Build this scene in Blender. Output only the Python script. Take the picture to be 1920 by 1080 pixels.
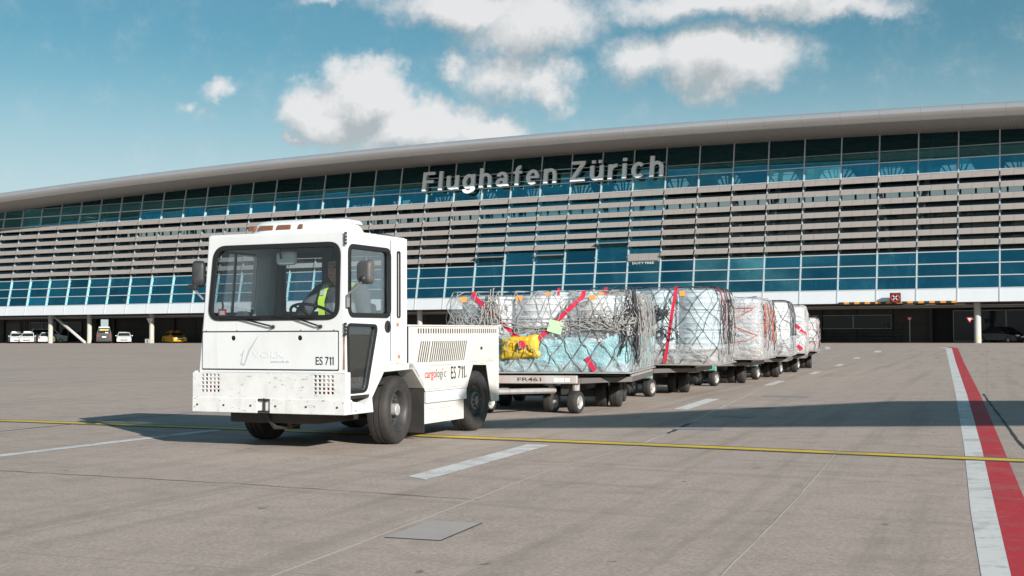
import bpy, bmesh, math, random
from mathutils import Vector, Matrix, noise
from mathutils.geometry import tessellate_polygon
R = math.radians
random.seed(7)
for o in list(bpy.data.objects): bpy.data.objects.remove(o)
sc = bpy.context.scene
col = sc.collection

# ------------------------------------------------------------------ camera
FPX, HC = 2312.0, 1.06
PITCH, ROLL = math.atan(85/FPX), math.atan(8/1920)
cF = Vector((0, math.cos(PITCH), math.sin(PITCH))); r0 = Vector((1, 0, 0)); u0 = Vector((0, -math.sin(PITCH), math.cos(PITCH)))
cR = math.cos(ROLL)*r0 - math.sin(ROLL)*u0; cU = math.sin(ROLL)*r0 + math.cos(ROLL)*u0
cam = bpy.data.objects.new('camera', bpy.data.cameras.new('camera')); col.objects.link(cam)
cam.matrix_world = Matrix(((cR.x, cU.x, -cF.x, 0), (cR.y, cU.y, -cF.y, 0), (cR.z, cU.z, -cF.z, HC), (0, 0, 0, 1)))
cam.data.sensor_width = 36; cam.data.lens = 36*FPX/1920
cam.data.clip_start = .1; cam.data.clip_end = 6000
sc.camera = cam

# ------------------------------------------------------------------ sun, sky, exposure
SUN_AZ = R(147)            # clockwise from +Y (the view direction): low from the right, a little behind the camera
SUN_EL = R(22)
sun_dir = Vector((math.sin(SUN_AZ)*math.cos(SUN_EL), math.cos(SUN_AZ)*math.cos(SUN_EL), math.sin(SUN_EL)))
sl = bpy.data.lights.new('sun', 'SUN'); sl.energy = 4.9; sl.angle = R(.53); sl.color = (1, .955, .90)
so = bpy.data.objects.new('sun', sl); col.objects.link(so)
so.rotation_euler = sun_dir.to_track_quat('Z', 'Y').to_euler()
sc.view_settings.view_transform = 'Standard'; sc.view_settings.look = 'None'
sc.view_settings.exposure = .33; sc.view_settings.gamma = 1
sc.render.film_transparent = False
sc.cycles.max_bounces = 8; sc.cycles.transparent_max_bounces = 14; sc.cycles.glossy_bounces = 3
sc.cycles.transmission_bounces = 4; sc.cycles.diffuse_bounces = 3
sc.cycles.use_denoising = True; sc.cycles.caustics_reflective = False; sc.cycles.caustics_refractive = False

world = bpy.data.worlds.new('World'); sc.world = world; world.use_nodes = True
def build_world():
    nt = world.node_tree; N = nt.nodes; L = nt.links; N.clear()
    out = N.new('ShaderNodeOutputWorld'); bg = N.new('ShaderNodeBackground'); bg.inputs['Strength'].default_value = .102
    sky = N.new('ShaderNodeTexSky'); sky.sky_type = 'NISHITA'; sky.sun_disc = False
    sky.sun_elevation = SUN_EL; sky.sun_rotation = SUN_AZ
    sky.air_density = 1.0; sky.dust_density = 1.0; sky.ozone_density = 1.0; sky.altitude = 400
    tint = N.new('ShaderNodeMix'); tint.data_type = 'RGBA'; tint.blend_type = 'MULTIPLY'; tint.inputs[0].default_value = 1
    tint.inputs[7].default_value = (.40, .68, .655, 1)
    L.new(sky.outputs[0], tint.inputs[6])
    tc0 = N.new('ShaderNodeTexCoord'); sx = N.new('ShaderNodeSeparateXYZ'); L.new(tc0.outputs['Generated'], sx.inputs[0])
    hz = N.new('ShaderNodeMapRange'); hz.interpolation_type = 'SMOOTHSTEP'; hz.inputs['From Min'].default_value = .235; hz.inputs['From Max'].default_value = .06; hz.inputs['To Max'].default_value = .78
    L.new(sx.outputs['Z'], hz.inputs['Value'])
    pale = N.new('ShaderNodeMix'); pale.data_type = 'RGBA'; pale.inputs[7].default_value = (5.15, 5.65, 6.1, 1)
    L.new(hz.outputs[0], pale.inputs[0]); L.new(tint.outputs[2], pale.inputs[6])
    # cloud density as a group: direction in, density out
    g = bpy.data.node_groups.new('cloud_density', 'ShaderNodeTree')
    g.interface.new_socket('dir', in_out='INPUT', socket_type='NodeSocketVector')
    g.interface.new_socket('density', in_out='OUTPUT', socket_type='NodeSocketFloat')
    n, l = g.nodes, g.links
    gi = n.new('NodeGroupInput'); go = n.new('NodeGroupOutput')
    def vm(op, a, b=None):
        x = n.new('ShaderNodeVectorMath'); x.operation = op
        for k, s in enumerate((a, b)):
            if s is None: continue
            if isinstance(s, (tuple, Vector)): x.inputs[k].default_value = s
            else: l.new(s, x.inputs[k])
        return x
    def mt(op, a, b=None, c=None, clamp=False):
        x = n.new('ShaderNodeMath'); x.operation = op; x.use_clamp = clamp
        for k, s in enumerate((a, b, c)):
            if s is None: continue
            if isinstance(s, (int, float)): x.inputs[k].default_value = s
            else: l.new(s, x.inputs[k])
        return x.outputs[0]
    d = gi.outputs[0]
    def fbm(scale, detail, rough, dist=0):
        t = n.new('ShaderNodeTexNoise'); t.inputs['Scale'].default_value = scale; t.inputs['Detail'].default_value = detail
        t.inputs['Roughness'].default_value = rough; t.inputs['Distortion'].default_value = dist; l.new(d, t.inputs['Vector']); return t
    warp = fbm(16, 5, .62)
    w = vm('SUBTRACT', warp.outputs['Color'], (.5, .5, .5)); w2 = vm('SCALE', w.outputs[0]); w2.inputs['Scale'].default_value = .075
    dw = vm('ADD', d, w2.outputs[0]).outputs[0]
    blobs = []
    def pxdir(x, y): return (cF + cR*((x-960)/FPX) - cU*((y-540)/FPX)).normalized()
    for (x, y, rx, ry, a) in CLOUDS:
        c = pxdir(x, y); sx, sy = FPX/rx, FPX/ry
        q = vm('SUBTRACT', dw, tuple(c)).outputs[0]
        m = vm('MULTIPLY', q, (sx, sx*.4, sy)).outputs[0]
        ln = vm('LENGTH', m).outputs['Value']
        e = mt('MULTIPLY', mt('SUBTRACT', 1.0, ln, clamp=True), a)
        blobs.append(e)
    acc = blobs[0]
    for b in blobs[1:]: acc = mt('SMOOTH_MAX', acc, b, .12)
    # elsewhere the same broken cumulus field goes on
    fr = vm('DOT_PRODUCT', d, tuple(cF)).outputs['Value']
    away = n.new('ShaderNodeMapRange'); away.interpolation_type = 'SMOOTHSTEP'
    away.inputs['From Min'].default_value = .90; away.inputs['From Max'].default_value = .80; l.new(fr, away.inputs['Value'])
    big = fbm(3.2, 4, .5)
    gen = mt('MULTIPLY', mt('MULTIPLY', mt('SUBTRACT', big.outputs['Fac'], .54), 3.0, clamp=False), away.outputs[0])
    acc = mt('MAXIMUM', acc, gen)
    edge = fbm(34, 12, .70)
    den = mt('ADD', acc, mt('MULTIPLY', mt('SUBTRACT', edge.outputs['Fac'], .5), .72))
    l.new(den, go.inputs[0])
    tc = N.new('ShaderNodeTexCoord')
    A = N.new('ShaderNodeGroup'); A.node_tree = g; L.new(tc.outputs['Generated'], A.inputs[0])
    off = N.new('ShaderNodeVectorMath'); off.operation = 'ADD'; off.inputs[1].default_value = (.008, 0, .019); L.new(tc.outputs['Generated'], off.inputs[0])
    B = N.new('ShaderNodeGroup'); B.node_tree = g; L.new(off.outputs[0], B.inputs[0])
    mask = N.new('ShaderNodeMapRange'); mask.interpolation_type = 'SMOOTHSTEP'
    mask.inputs['From Min'].default_value = .04; mask.inputs['From Max'].default_value = .74; L.new(A.outputs[0], mask.inputs['Value'])
    df = N.new('ShaderNodeMath'); df.operation = 'SUBTRACT'; L.new(A.outputs[0], df.inputs[0]); L.new(B.outputs[0], df.inputs[1])
    lit = N.new('ShaderNodeMapRange'); lit.inputs['From Min'].default_value = -.45; lit.inputs['From Max'].default_value = .30; L.new(df.outputs[0], lit.inputs['Value'])
    cc = N.new('ShaderNodeMix'); cc.data_type = 'RGBA'
    cc.inputs[6].default_value = (3.5, 3.8, 3.95, 1); cc.inputs[7].default_value = (6.5, 6.45, 6.45, 1)
    L.new(lit.outputs[0], cc.inputs[0])
    mx = N.new('ShaderNodeMix'); mx.data_type = 'RGBA'
    ml = N.new('ShaderNodeMath'); ml.operation = 'MULTIPLY'; ml.inputs[1].default_value = .93; L.new(mask.outputs[0], ml.inputs[0])
    L.new(ml.outputs[0], mx.inputs[0]); L.new(pale.outputs[2], mx.inputs[6]); L.new(cc.outputs[2], mx.inputs[7])
    L.new(mx.outputs[2], bg.inputs['Color']); L.new(bg.outputs[0], out.inputs['Surface'])
    world.cycles.sampling_method = 'MANUAL'; world.cycles.sample_map_resolution = 512
# clouds in view: centre x, y and radii as seen from the apron, strength
CLOUDS = [(690, 178, 112, 95, 1.5), (632, 226, 112, 84, 1.3), (780, 238, 165, 88, 1.4), (905, 252, 130, 56, 1.15), (560, 280, 42, 25, .85),
          (1000, 50, 180, 100, 1.15), (860, 8, 230, 66, 1.05), (640, -8, 130, 26, .75), (955, 150, 140, 66, .92), (1035, 160, 78, 60, .88), (870, 125, 62, 42, .7),
          (1365, 118, 205, 78, 1.25), (1205, 118, 112, 68, .92), (1400, 0, 380, 62, 1.05), (1570, 12, 190, 46, .92),
          (410, 165, 50, 34, .78), (345, 193, 36, 26, .58), (380, 215, 38, 26, .56)]
build_world()

# ------------------------------------------------------------------ helpers
class MB:
    def __init__(s): s.v = []; s.f = []
    def add(s, vs, fs, m=None):
        b = len(s.v)
        s.v += [tuple(m @ Vector(p)) if m else tuple(p) for p in vs]
        s.f += [tuple(i+b for i in f) for f in fs]; return s
    def box(s, x0, x1, y0, y1, z0, z1, m=None):
        return s.add([(x0,y0,z0),(x1,y0,z0),(x1,y1,z0),(x0,y1,z0),(x0,y0,z1),(x1,y0,z1),(x1,y1,z1),(x0,y1,z1)],
                     [(0,3,2,1),(4,5,6,7),(0,1,5,4),(1,2,6,5),(2,3,7,6),(3,0,4,7)], m)
    def hexa(s, p):     # 8 corner points, bottom 4 then top 4
        return s.add(p, [(0,3,2,1),(4,5,6,7),(0,1,5,4),(1,2,6,5),(2,3,7,6),(3,0,4,7)])
    def tube(s, pts, r, n=6, cap=True, closed=False):
        pts = [Vector(p) for p in pts]; N = len(pts); b = len(s.v)
        rs = r if isinstance(r, (list, tuple)) else [r]*N
        up = None
        for i, p in enumerate(pts):
            t = (pts[(i+1) % N]-pts[i-1]) if closed else (pts[min(i+1, N-1)]-pts[max(i-1, 0)])
            if t.length < 1e-9: t = Vector((0, 0, 1))
            t.normalize()
            if up is None: up = t.orthogonal().normalized()
            else:
                up = up - t*up.dot(t)
                up = up.normalized() if up.length > 1e-6 else t.orthogonal().normalized()
            w = t.cross(up)
            for k in range(n):
                a = 2*math.pi*k/n
                s.v.append(tuple(p + (up*math.cos(a)+w*math.sin(a))*rs[i]))
        for i in range(N if closed else N-1):
            j = (i+1) % N
            for k in range(n):
                q = (k+1) % n
                s.f.append((b+i*n+k, b+i*n+q, b+j*n+q, b+j*n+k))
        if cap and not closed:
            s.f.append(tuple(b+k for k in range(n))[::-1]); s.f.append(tuple(b+(N-1)*n+k for k in range(n)))
        return s
    def lathe(s, prof, n=24, m=None, closed=False):   # profile (radius, height) round local Z
        vs = []; fs = []; P = len(prof)
        for k in range(n):
            a = 2*math.pi*k/n
            for (r, h) in prof: vs.append((r*math.cos(a), r*math.sin(a), h))
        for k in range(n):
            q = (k+1) % n
            for i in range(P if closed else P-1):
                j = (i+1) % P
                fs.append((k*P+i, q*P+i, q*P+j, k*P+j))
        return s.add(vs, fs, m)
    def panel(s, outer, holes=(), t=.02, m=None):      # 2-D outline with holes, thickness t along local z (0..t)
        loops = [[Vector((p[0], p[1], 0)) for p in outer]] + [[Vector((p[0], p[1], 0)) for p in h] for h in holes]
        tri = tessellate_polygon(loops)
        flat = [p for l in loops for p in l]; n = len(flat)
        vs = [(p.x, p.y, 0) for p in flat] + [(p.x, p.y, t) for p in flat]
        fs = []
        for a, b, c in tri:
            A, B, C = flat[a], flat[b], flat[c]
            if (B-A).cross(C-A).z < 0: b, c = c, b
            fs.append((a+n, b+n, c+n)); fs.append((a, c, b))
        k = 0
        for l in loops:
            m_ = len(l)
            for i in range(m_): fs.append((k+i, k+(i+1) % m_, k+(i+1) % m_+n, k+i+n))
            k += m_
        return s.add(vs, fs, m)
    def build(s, name, mat, parent=None, smooth=False, bevel=0, seg=2, kind=None):
        me = bpy.data.meshes.new(name); me.from_pydata(s.v, [], s.f); me.update()
        bm = bmesh.new(); bm.from_mesh(me); bmesh.ops.recalc_face_normals(bm, faces=bm.faces); bm.to_mesh(me); bm.free()
        return mobj(name, me, mat, parent, smooth, bevel, seg, kind)
def mobj(name, me, mat, parent=None, smooth=False, bevel=0, seg=2, kind=None):
    if mat is not None and not me.materials: me.materials.append(mat)
    if smooth:
        for p in me.polygons: p.use_smooth = True
        if smooth == 'auto': me.set_sharp_from_angle(angle=R(38))
    o = bpy.data.objects.new(name, me); col.objects.link(o)
    if parent: o.parent = parent
    if bevel:
        b = o.modifiers.new('bevel', 'BEVEL'); b.width = bevel; b.segments = seg; b.limit_method = 'ANGLE'; b.angle_limit = R(35); b.harden_normals = False
    if kind: o['kind'] = kind
    return o
def inst(name, me, parent, loc=(0,0,0), rot=(0,0,0), scale=(1,1,1)):
    o = bpy.data.objects.new(name, me); col.objects.link(o); o.parent = parent; o.location = loc; o.rotation_euler = rot; o.scale = scale; return o
def empty(name, loc=(0,0,0), rz=0, label=None, cat=None, group=None, kind=None):
    o = bpy.data.objects.new(name, None); col.objects.link(o); o.location = loc; o.rotation_euler = (0, 0, rz); o.empty_display_size = .2
    return tag(o, label, cat, group, kind)
def tag(o, label=None, cat=None, group=None, kind=None):
    if label: o['label'] = label
    if cat: o['category'] = cat
    if group: o['group'] = group
    if kind: o['kind'] = kind
    return o
def rrect(x0, x1, y0, y1, r, n=5):
    p = []
    for cx, cy, a in ((x1-r, y1-r, 0), (x0+r, y1-r, 90), (x0+r, y0+r, 180), (x1-r, y0+r, 270)):
        for k in range(n+1):
            t = R(a+90*k/n); p.append((cx+r*math.cos(t), cy+r*math.sin(t)))
    return p
def rpoly(pts, r, n=4):     # rounded polygon
    out = []; N = len(pts)
    for i in range(N):
        a, b, c = Vector(pts[i-1]), Vector(pts[i]), Vector(pts[(i+1) % N])
        d1 = (a-b).normalized(); d2 = (c-b).normalized()
        rr = min(r, (a-b).length*.45, (c-b).length*.45)
        p0, p2 = b+d1*rr, b+d2*rr
        for k in range(n+1):
            t = k/n; q = p0*(1-t)**2 + b*2*t*(1-t) + p2*t*t; out.append((q.x, q.y))
    return out
def shrink(pts, k):
    cx = sum(p[0] for p in pts)/len(pts); cy = sum(p[1] for p in pts)/len(pts)
    out = []
    for i in range(len(pts)):
        a, b, c = Vector(pts[i-1]), Vector(pts[i]), Vector(pts[(i+1) % len(pts)])
        t = (c-a); nrm = Vector((-t.y, t.x)).normalized()
        if nrm.dot(Vector((cx, cy))-b) < 0: nrm = -nrm
        out.append(tuple(b+nrm*k))
    return out
def text_mesh(s, size=1, depth=.01, bold=0, res=3):
    c = bpy.data.curves.new('text', 'FONT'); c.body = s; c.size = size; c.extrude = depth/2; c.offset = bold; c.resolution_u = res
    o = bpy.data.objects.new('text', c); col.objects.link(o)
    dg = bpy.context.evaluated_depsgraph_get(); me = bpy.data.meshes.new_from_object(o.evaluated_get(dg))
    bpy.data.objects.remove(o); bpy.data.curves.remove(c); return me
def mbounds(me):
    xs = [v.co.x for v in me.vertices]; ys = [v.co.y for v in me.vertices]; return min(xs), max(xs), min(ys), max(ys)
FRONT = Matrix(((0,0,1,0),(1,0,0,0),(0,1,0,0),(0,0,0,1)))      # 2-D (x,y) -> local y, z; faces +x
LEFT = Matrix(((-1,0,0,0),(0,0,1,0),(0,1,0,0),(0,0,0,1)))      # 2-D (x,y) -> local -x, z; faces +y
def fit_text(name, s, mat, parent, M, x0, x1, y0, y1, lift, depth=.002, bold=0):
    me = text_mesh(s, 1, .02, bold); a, b, c, d = mbounds(me)
    for v in me.vertices:
        p = v.co.copy()
        v.co = M @ Vector((x0+(p.x-a)/(b-a)*(x1-x0), y0+(p.y-c)/(d-c)*(y1-y0), lift+(p.z/.02)*depth))
    return mobj(name, me, mat, parent)

def ones(name, mat, parent, M, xs, w, y0, y1, lift):      # plain upright figure one with a short flag
    for x in xs:
        h = y1-y0
        MB().panel([(x, y0), (x+w, y0), (x+w, y1), (x+w*.35, y1), (x-w*.9, y1-h*.17), (x-w*.9, y1-h*.27), (x, y1-h*.17)], (), .002, Matrix(M) @ Matrix.Translation((0, 0, lift-.001))).build(name, mat, parent)

# ------------------------------------------------------------------ materials
def M_(name, color, rough=.5, metal=0, spec=.5, alpha=None):
    m = bpy.data.materials.new(name); m.use_nodes = True; b = m.node_tree.nodes['Principled BSDF']
    b.inputs['Base Color'].default_value = (*color, 1); b.inputs['Roughness'].default_value = rough
    b.inputs['Metallic'].default_value = metal; b.inputs['Specular IOR Level'].default_value = spec
    return m
def nz(m, scale=5, detail=6, rough=.6, coord='Object', stretch=(1,1,1), dist=0):
    nt = m.node_tree; tc = nt.nodes.new('ShaderNodeTexCoord'); mp = nt.nodes.new('ShaderNodeMapping'); mp.inputs['Scale'].default_value = stretch
    t = nt.nodes.new('ShaderNodeTexNoise'); t.inputs['Scale'].default_value = scale; t.inputs['Detail'].default_value = detail
    t.inputs['Roughness'].default_value = rough; t.inputs['Distortion'].default_value = dist
    nt.links.new(tc.outputs[coord], mp.inputs[0]); nt.links.new(mp.outputs[0], t.inputs['Vector']); return t.outputs['Fac']
def rng(m, fac, a, b, lo=0., hi=1.):
    r = m.node_tree.nodes.new('ShaderNodeMapRange'); r.inputs['From Min'].default_value = a; r.inputs['From Max'].default_value = b
    r.inputs['To Min'].default_value = lo; r.inputs['To Max'].default_value = hi
    m.node_tree.links.new(fac, r.inputs['Value']); return r.outputs[0]
def mulf(m, a, b):
    x = m.node_tree.nodes.new('ShaderNodeMath'); x.operation = 'MULTIPLY'
    for k, s in enumerate((a, b)):
        if isinstance(s, (int, float)): x.inputs[k].default_value = s
        else: m.node_tree.links.new(s, x.inputs[k])
    return x.outputs[0]
def mixc(m, fac, c):        # mixes colour c over the present base colour by fac
    nt = m.node_tree; b = nt.nodes['Principled BSDF']; s = b.inputs['Base Color']
    x = nt.nodes.new('ShaderNodeMix'); x.data_type = 'RGBA'
    if s.links: nt.links.new(s.links[0].from_socket, x.inputs[6])
    else: x.inputs[6].default_value = s.default_value
    x.inputs[7].default_value = (*c, 1)
    nt.links.new(fac, x.inputs[0]); nt.links.new(x.outputs[2], s); return m
def bump(m, fac, strength=.2, dist=.01):
    nt = m.node_tree; b = nt.nodes.new('ShaderNodeBump'); b.inputs['Strength'].default_value = strength; b.inputs['Distance'].default_value = dist
    nt.links.new(fac, b.inputs['Height']); nt.links.new(b.outputs[0], nt.nodes['Principled BSDF'].inputs['Normal']); return m
def worn(name, color, rough=.45, metal=0, dirt=(.30,.27,.24), amount=.35, scale=4, chips=None, chipcol=(.2,.24,.27), stretch=(1,1,1)):
    m = M_(name, color, rough, metal)
    mixc(m, rng(m, nz(m, scale, 8, .65, stretch=stretch), .42, .8, 0, amount), dirt)
    if chips: mixc(m, rng(m, nz(m, chips[0], 6, .7, stretch=chips[2] if len(chips) > 2 else (1,1,1)), chips[1], chips[1]+.03), chipcol)
    bump(m, nz(m, 30, 4, .6), .05, .004)
    return m
MT = {}
MT['paint'] = worn('tug white paint', (.745,.75,.752), .32, amount=.30, scale=2.2, dirt=(.48,.46,.44), chips=(22,.70))
def drips(m, amt=.35, c=(.36,.32,.28)):
    mixc(m, mulf(m, rng(m, nz(m, 13, 5, .7, stretch=(1,1,.07)), .54, .78, 0, amt), rng(m, nz(m, 1.6, 3, .5), .42, .62)), c); return m
drips(MT['paint'])
MT['paint_worn'] = worn('scuffed white paint', (.75,.74,.725), .45, amount=.30, scale=5, chips=(14,.615,(1,1,2.6)), chipcol=(.24,.31,.35))
MT['box_paint'] = worn('engine box cream paint', (.70,.665,.625), .4, amount=.25, scale=4, chips=(22,.69))
drips(MT['paint_worn'], .45, (.30,.25,.21)); drips(MT['box_paint'], .5, (.38,.32,.27))
MT['steel_dark'] = worn('dark chassis steel', (.035,.033,.03), .6, .3, (.10,.07,.05), .5, 6)
MT['rubber'] = worn('tyre rubber', (.028,.026,.025), .75, 0, (.09,.075,.065), .55, 5)
MT['gasket'] = M_('black rubber gasket', (.014,.014,.015), .45)
MT['plastic'] = worn('black plastic', (.028,.029,.031), .5, 0, (.05,.05,.05), .4, 8)
MT['mirror_shell'] = worn('dark grey mirror shell', (.085,.083,.083), .5, 0, (.13,.125,.12), .5, 6)
MT['plastic_grey'] = worn('grey moulded plastic', (.16,.155,.155), .5, 0, (.28,.27,.26), .5, 6)
MT['cab_inside'] = M_('cab interior grey', (.11,.115,.12), .7)
MT['chrome'] = M_('brushed steel', (.62,.62,.62), .3, .9); MT['nut'] = M_('dull wheel nut', (.12,.115,.11), .5, .6)
MT['galv'] = worn('galvanised steel', (.50,.48,.46), .5, .35, (.22,.17,.13), .55, 7, chips=(9,.66), chipcol=(.30,.12,.06))
MT['rim'] = worn('pale wheel rim', (.55,.54,.52), .45, .2, (.12,.09,.07), .7, 12)
MT['rim_dark'] = worn('dark wheel rim', (.05,.05,.052), .5, .2, (.12,.10,.09), .6, 12)
MT['amber'] = M_('amber lens', (.75,.20,.04), .2)
MT['vent_amber'] = M_('brown smoked vent', (.20,.09,.055), .25)
MT['lamp_clear'] = M_('headlight lens', (.85,.74,.66), .2)
MT['red_lens'] = M_('red reflector', (.50,.02,.02), .2)
MT['ink'] = M_('black lettering', (.025,.03,.035), .5)
MT['ink_faint'] = M_('faded blue grey lettering', (.60,.67,.69), .5); MT['ink_pale'] = M_('pale grey emblem', (.50,.52,.54), .5)
MT['ink_grey'] = M_('grey lettering', (.36,.39,.41), .5)
MT['ink_red'] = M_('red lettering', (.62,.02,.03), .45)
MT['red'] = worn('red paint', (.52,.025,.03), .5, amount=.25)
MT['white'] = M_('white plastic', (.78,.78,.77), .45)
MT['dark'] = M_('black void', (.008,.008,.008), .9)
MT['mirror'] = M_('mirror glass', (.75,.78,.8), .06, 1)
def glassmat(name, tint, refl=.12, rough=.0, gcol=(1,1,1)):
    m = bpy.data.materials.new(name); m.use_nodes = True; nt = m.node_tree; N = nt.nodes; L = nt.links; N.clear()
    o = N.new('ShaderNodeOutputMaterial'); t = N.new('ShaderNodeBsdfTransparent'); t.inputs[0].default_value = (*tint, 1)
    g = N.new('ShaderNodeBsdfGlossy'); g.inputs['Roughness'].default_value = rough; g.inputs['Color'].default_value = (*gcol, 1)
    if 'facade' in name:
        oi = N.new('ShaderNodeObjectInfo'); vr = N.new('ShaderNodeMapRange'); vr.inputs['To Min'].default_value = .72; vr.inputs['To Max'].default_value = 1.18; L.new(oi.outputs['Random'], vr.inputs['Value'])
        sc_ = N.new('ShaderNodeVectorMath'); sc_.operation = 'SCALE'; sc_.inputs[0].default_value = gcol; L.new(vr.outputs[0], sc_.inputs['Scale']); L.new(sc_.outputs[0], g.inputs['Color'])
    if 'facade' in name:      # panes sit at slightly different angles
        wn = N.new('ShaderNodeTexWhiteNoise'); wn.noise_dimensions = '1D'; L.new(oi.outputs['Random'], wn.inputs['W']); ge = N.new('ShaderNodeNewGeometry')
        a1 = N.new('ShaderNodeVectorMath'); a1.operation = 'SUBTRACT'; a1.inputs[1].default_value = (.5, .5, .5); L.new(wn.outputs['Color'], a1.inputs[0])
        a2 = N.new('ShaderNodeVectorMath'); a2.operation = 'SCALE'; a2.inputs['Scale'].default_value = .055; L.new(a1.outputs[0], a2.inputs[0])
        a3 = N.new('ShaderNodeVectorMath'); a3.operation = 'ADD'; L.new(ge.outputs['Normal'], a3.inputs[0]); L.new(a2.outputs[0], a3.inputs[1])
        a4 = N.new('ShaderNodeVectorMath'); a4.operation = 'NORMALIZE'; L.new(a3.outputs[0], a4.inputs[0]); L.new(a4.outputs[0], g.inputs['Normal'])
    fr = N.new('ShaderNodeLayerWeight'); fr.inputs['Blend'].default_value = .25
    mr = N.new('ShaderNodeMapRange'); mr.inputs['To Min'].default_value = refl; mr.inputs['To Max'].default_value = min(1, refl+.6); L.new(fr.outputs['Fresnel'], mr.inputs['Value'])
    mx = N.new('ShaderNodeMixShader'); L.new(mr.outputs[0], mx.inputs[0]); L.new(t.outputs[0], mx.inputs[1]); L.new(g.outputs[0], mx.inputs[2]); L.new(mx.outputs[0], o.inputs[0])
    return m
MT['cab_glass'] = glassmat('cab glass', (.90,.95,.97), .015)
MT['cab_glass_side'] = glassmat('cab side glass', (.93,.96,.97), .015)
MT['door_glass'] = glassmat('smoked door glass', (.66,.68,.68), .04)
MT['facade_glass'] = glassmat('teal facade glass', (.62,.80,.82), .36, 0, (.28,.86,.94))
MT['eave_shade_glass'] = glassmat('dark facade glass under the eave', (.30,.40,.42), .10, 0, (.24,.70,.78))  # same glass; eave shade and soffit reflection put into a darker, duller copy
MT['shade_glass'] = glassmat('glass with louver shade put in', (.66,.68,.66), .06, 0, (.5,.7,.75))  # louver shade put into this less reflective copy of the pane glass
MT['hall_glass'] = glassmat('undercroft glass', (.35,.42,.42), .10)
MT['car_glass'] = M_('car window', (.02,.024,.027), .08)
def concrete():
    m = M_('apron concrete', (.53,.432,.368), .85, spec=.25); nt = m.node_tree
    tc = nt.nodes.new('ShaderNodeTexCoord'); mp = nt.nodes.new('ShaderNodeMapping'); mp.inputs['Rotation'].default_value = (0, 0, R(-21)); mp.vector_type = 'TEXTURE'
    bt = nt.nodes.new('ShaderNodeTexBrick'); bt.offset = 0; bt.inputs['Scale'].default_value = 1; bt.inputs['Brick Width'].default_value = 4.8; bt.inputs['Row Height'].default_value = 4.8
    bt.inputs['Mortar Size'].default_value = .006; bt.inputs['Color1'].default_value = (0,0,0,1); bt.inputs['Color2'].default_value = (1,1,1,1); bt.inputs['Mortar'].default_value = (.5,.5,.5,1)
    nt.links.new(tc.outputs['Object'], mp.inputs[0]); nt.links.new(mp.outputs[0], bt.inputs[0])
    mixc(m, rng(m, bt.outputs['Color'], 0, 1, 0, .62), (.46,.374,.318))
    mixc(m, rng(m, nz(m, .22, 5, .6), .35, .72, 0, .6), (.42,.342,.29))
    mixc(m, rng(m, nz(m, 1.1, 6, .7, stretch=(.35,1.6,1)), .48, .78, 0, .45), (.58,.48,.415))
    mixc(m, rng(m, nz(m, 3.2, 7, .72, dist=.6), .47, .70, 0, .55), (.27,.222,.192))
    # tyre-darkened lanes: long streaks along the service road
    def streak(ang, sc, lo, hi, amt, c):
        t2 = nt.nodes.new('ShaderNodeTexCoord'); m2 = nt.nodes.new('ShaderNodeMapping'); m2.vector_type = 'TEXTURE'; m2.inputs['Rotation'].default_value = (0, 0, R(ang)); m2.inputs['Scale'].default_value = (sc[0], sc[1], 1)
        n2 = nt.nodes.new('ShaderNodeTexNoise'); n2.inputs['Scale'].default_value = 1; n2.inputs['Detail'].default_value = 7; n2.inputs['Roughness'].default_value = .65
        nt.links.new(t2.outputs['Object'], m2.inputs[0]); nt.links.new(m2.outputs[0], n2.inputs['Vector']); mixc(m, rng(m, n2.outputs['Fac'], lo, hi, 0, amt), c)
    streak(-21, (.34, 9), .50, .70, .55, (.22,.185,.163)); streak(62, (.25, 7), .54, .72, .45, (.24,.20,.178)); streak(8, (.05, 1.6), .58, .76, .30, (.20,.175,.16))
    mixc(m, rng(m, nz(m, 38, 3, .7), .40, .62, 0, .55), (.26,.21,.178))
    mixc(m, rng(m, nz(m, 110, 2, .7), .52, .70, 0, .42), (.58,.52,.475))
    mixc(m, rng(m, nz(m, 5.5, 3, .5), .70, .75, 0, .75), (.12,.105,.095))
    mixc(m, rng(m, nz(m, .9, 5, .6), .66, .74, 0, .45), (.17,.145,.128))
    mixc(m, bt.outputs['Fac'], (.30,.262,.24))
    bump(m, nz(m, 60, 5, .7), .35, .006); return m
MT['concrete'] = concrete()
def roadpaint(name, c, wear=.6):
    m = M_(name, c, .7, spec=.3); mixc(m, rng(m, nz(m, 9, 8, .75, stretch=(1,1,1)), .52, .68, 0, wear), (.33,.29,.265))
    mixc(m, rng(m, nz(m, 2.6, 7, .75, stretch=(.6,1,1), dist=.7), .50, .68, 0, .62), (.17,.15,.14))
    mixc(m, rng(m, nz(m, 1.5, 5, .6), .52, .75, 0, .25), (.30,.28,.27)); bump(m, nz(m, 70, 4, .7), .3, .004); return m
MT['road_white'] = roadpaint('white road paint', (.70,.69,.67)); MT['road_yellow'] = roadpaint('yellow road paint', (.70,.50,.05), .3)
MT['road_red'] = roadpaint('red road paint', (.50,.035,.045), .3); MT['road_black'] = roadpaint('dark border paint', (.07,.068,.065), .4)
MT['road_yellow_old'] = roadpaint('faded yellow road paint', (.52,.40,.16), .8); MT['road_red_old'] = roadpaint('faded red road paint', (.42,.16,.14), .8)
MT['joint_pale'] = M_('pale joint sealant', (.56,.51,.47), .8); MT['joint_brown'] = M_('brown joint', (.16,.13,.11), .8); MT['joint_dark'] = M_('tar joint sealant', (.045,.042,.04), .7)
MT['plate'] = worn('grey cover plate', (.44,.39,.36), .7, 0, (.30,.26,.24), .5, 5)
MT['patch'] = worn('pale concrete patch', (.30,.29,.285), .85, 0, (.22,.2,.19), .5, 4)

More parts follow.
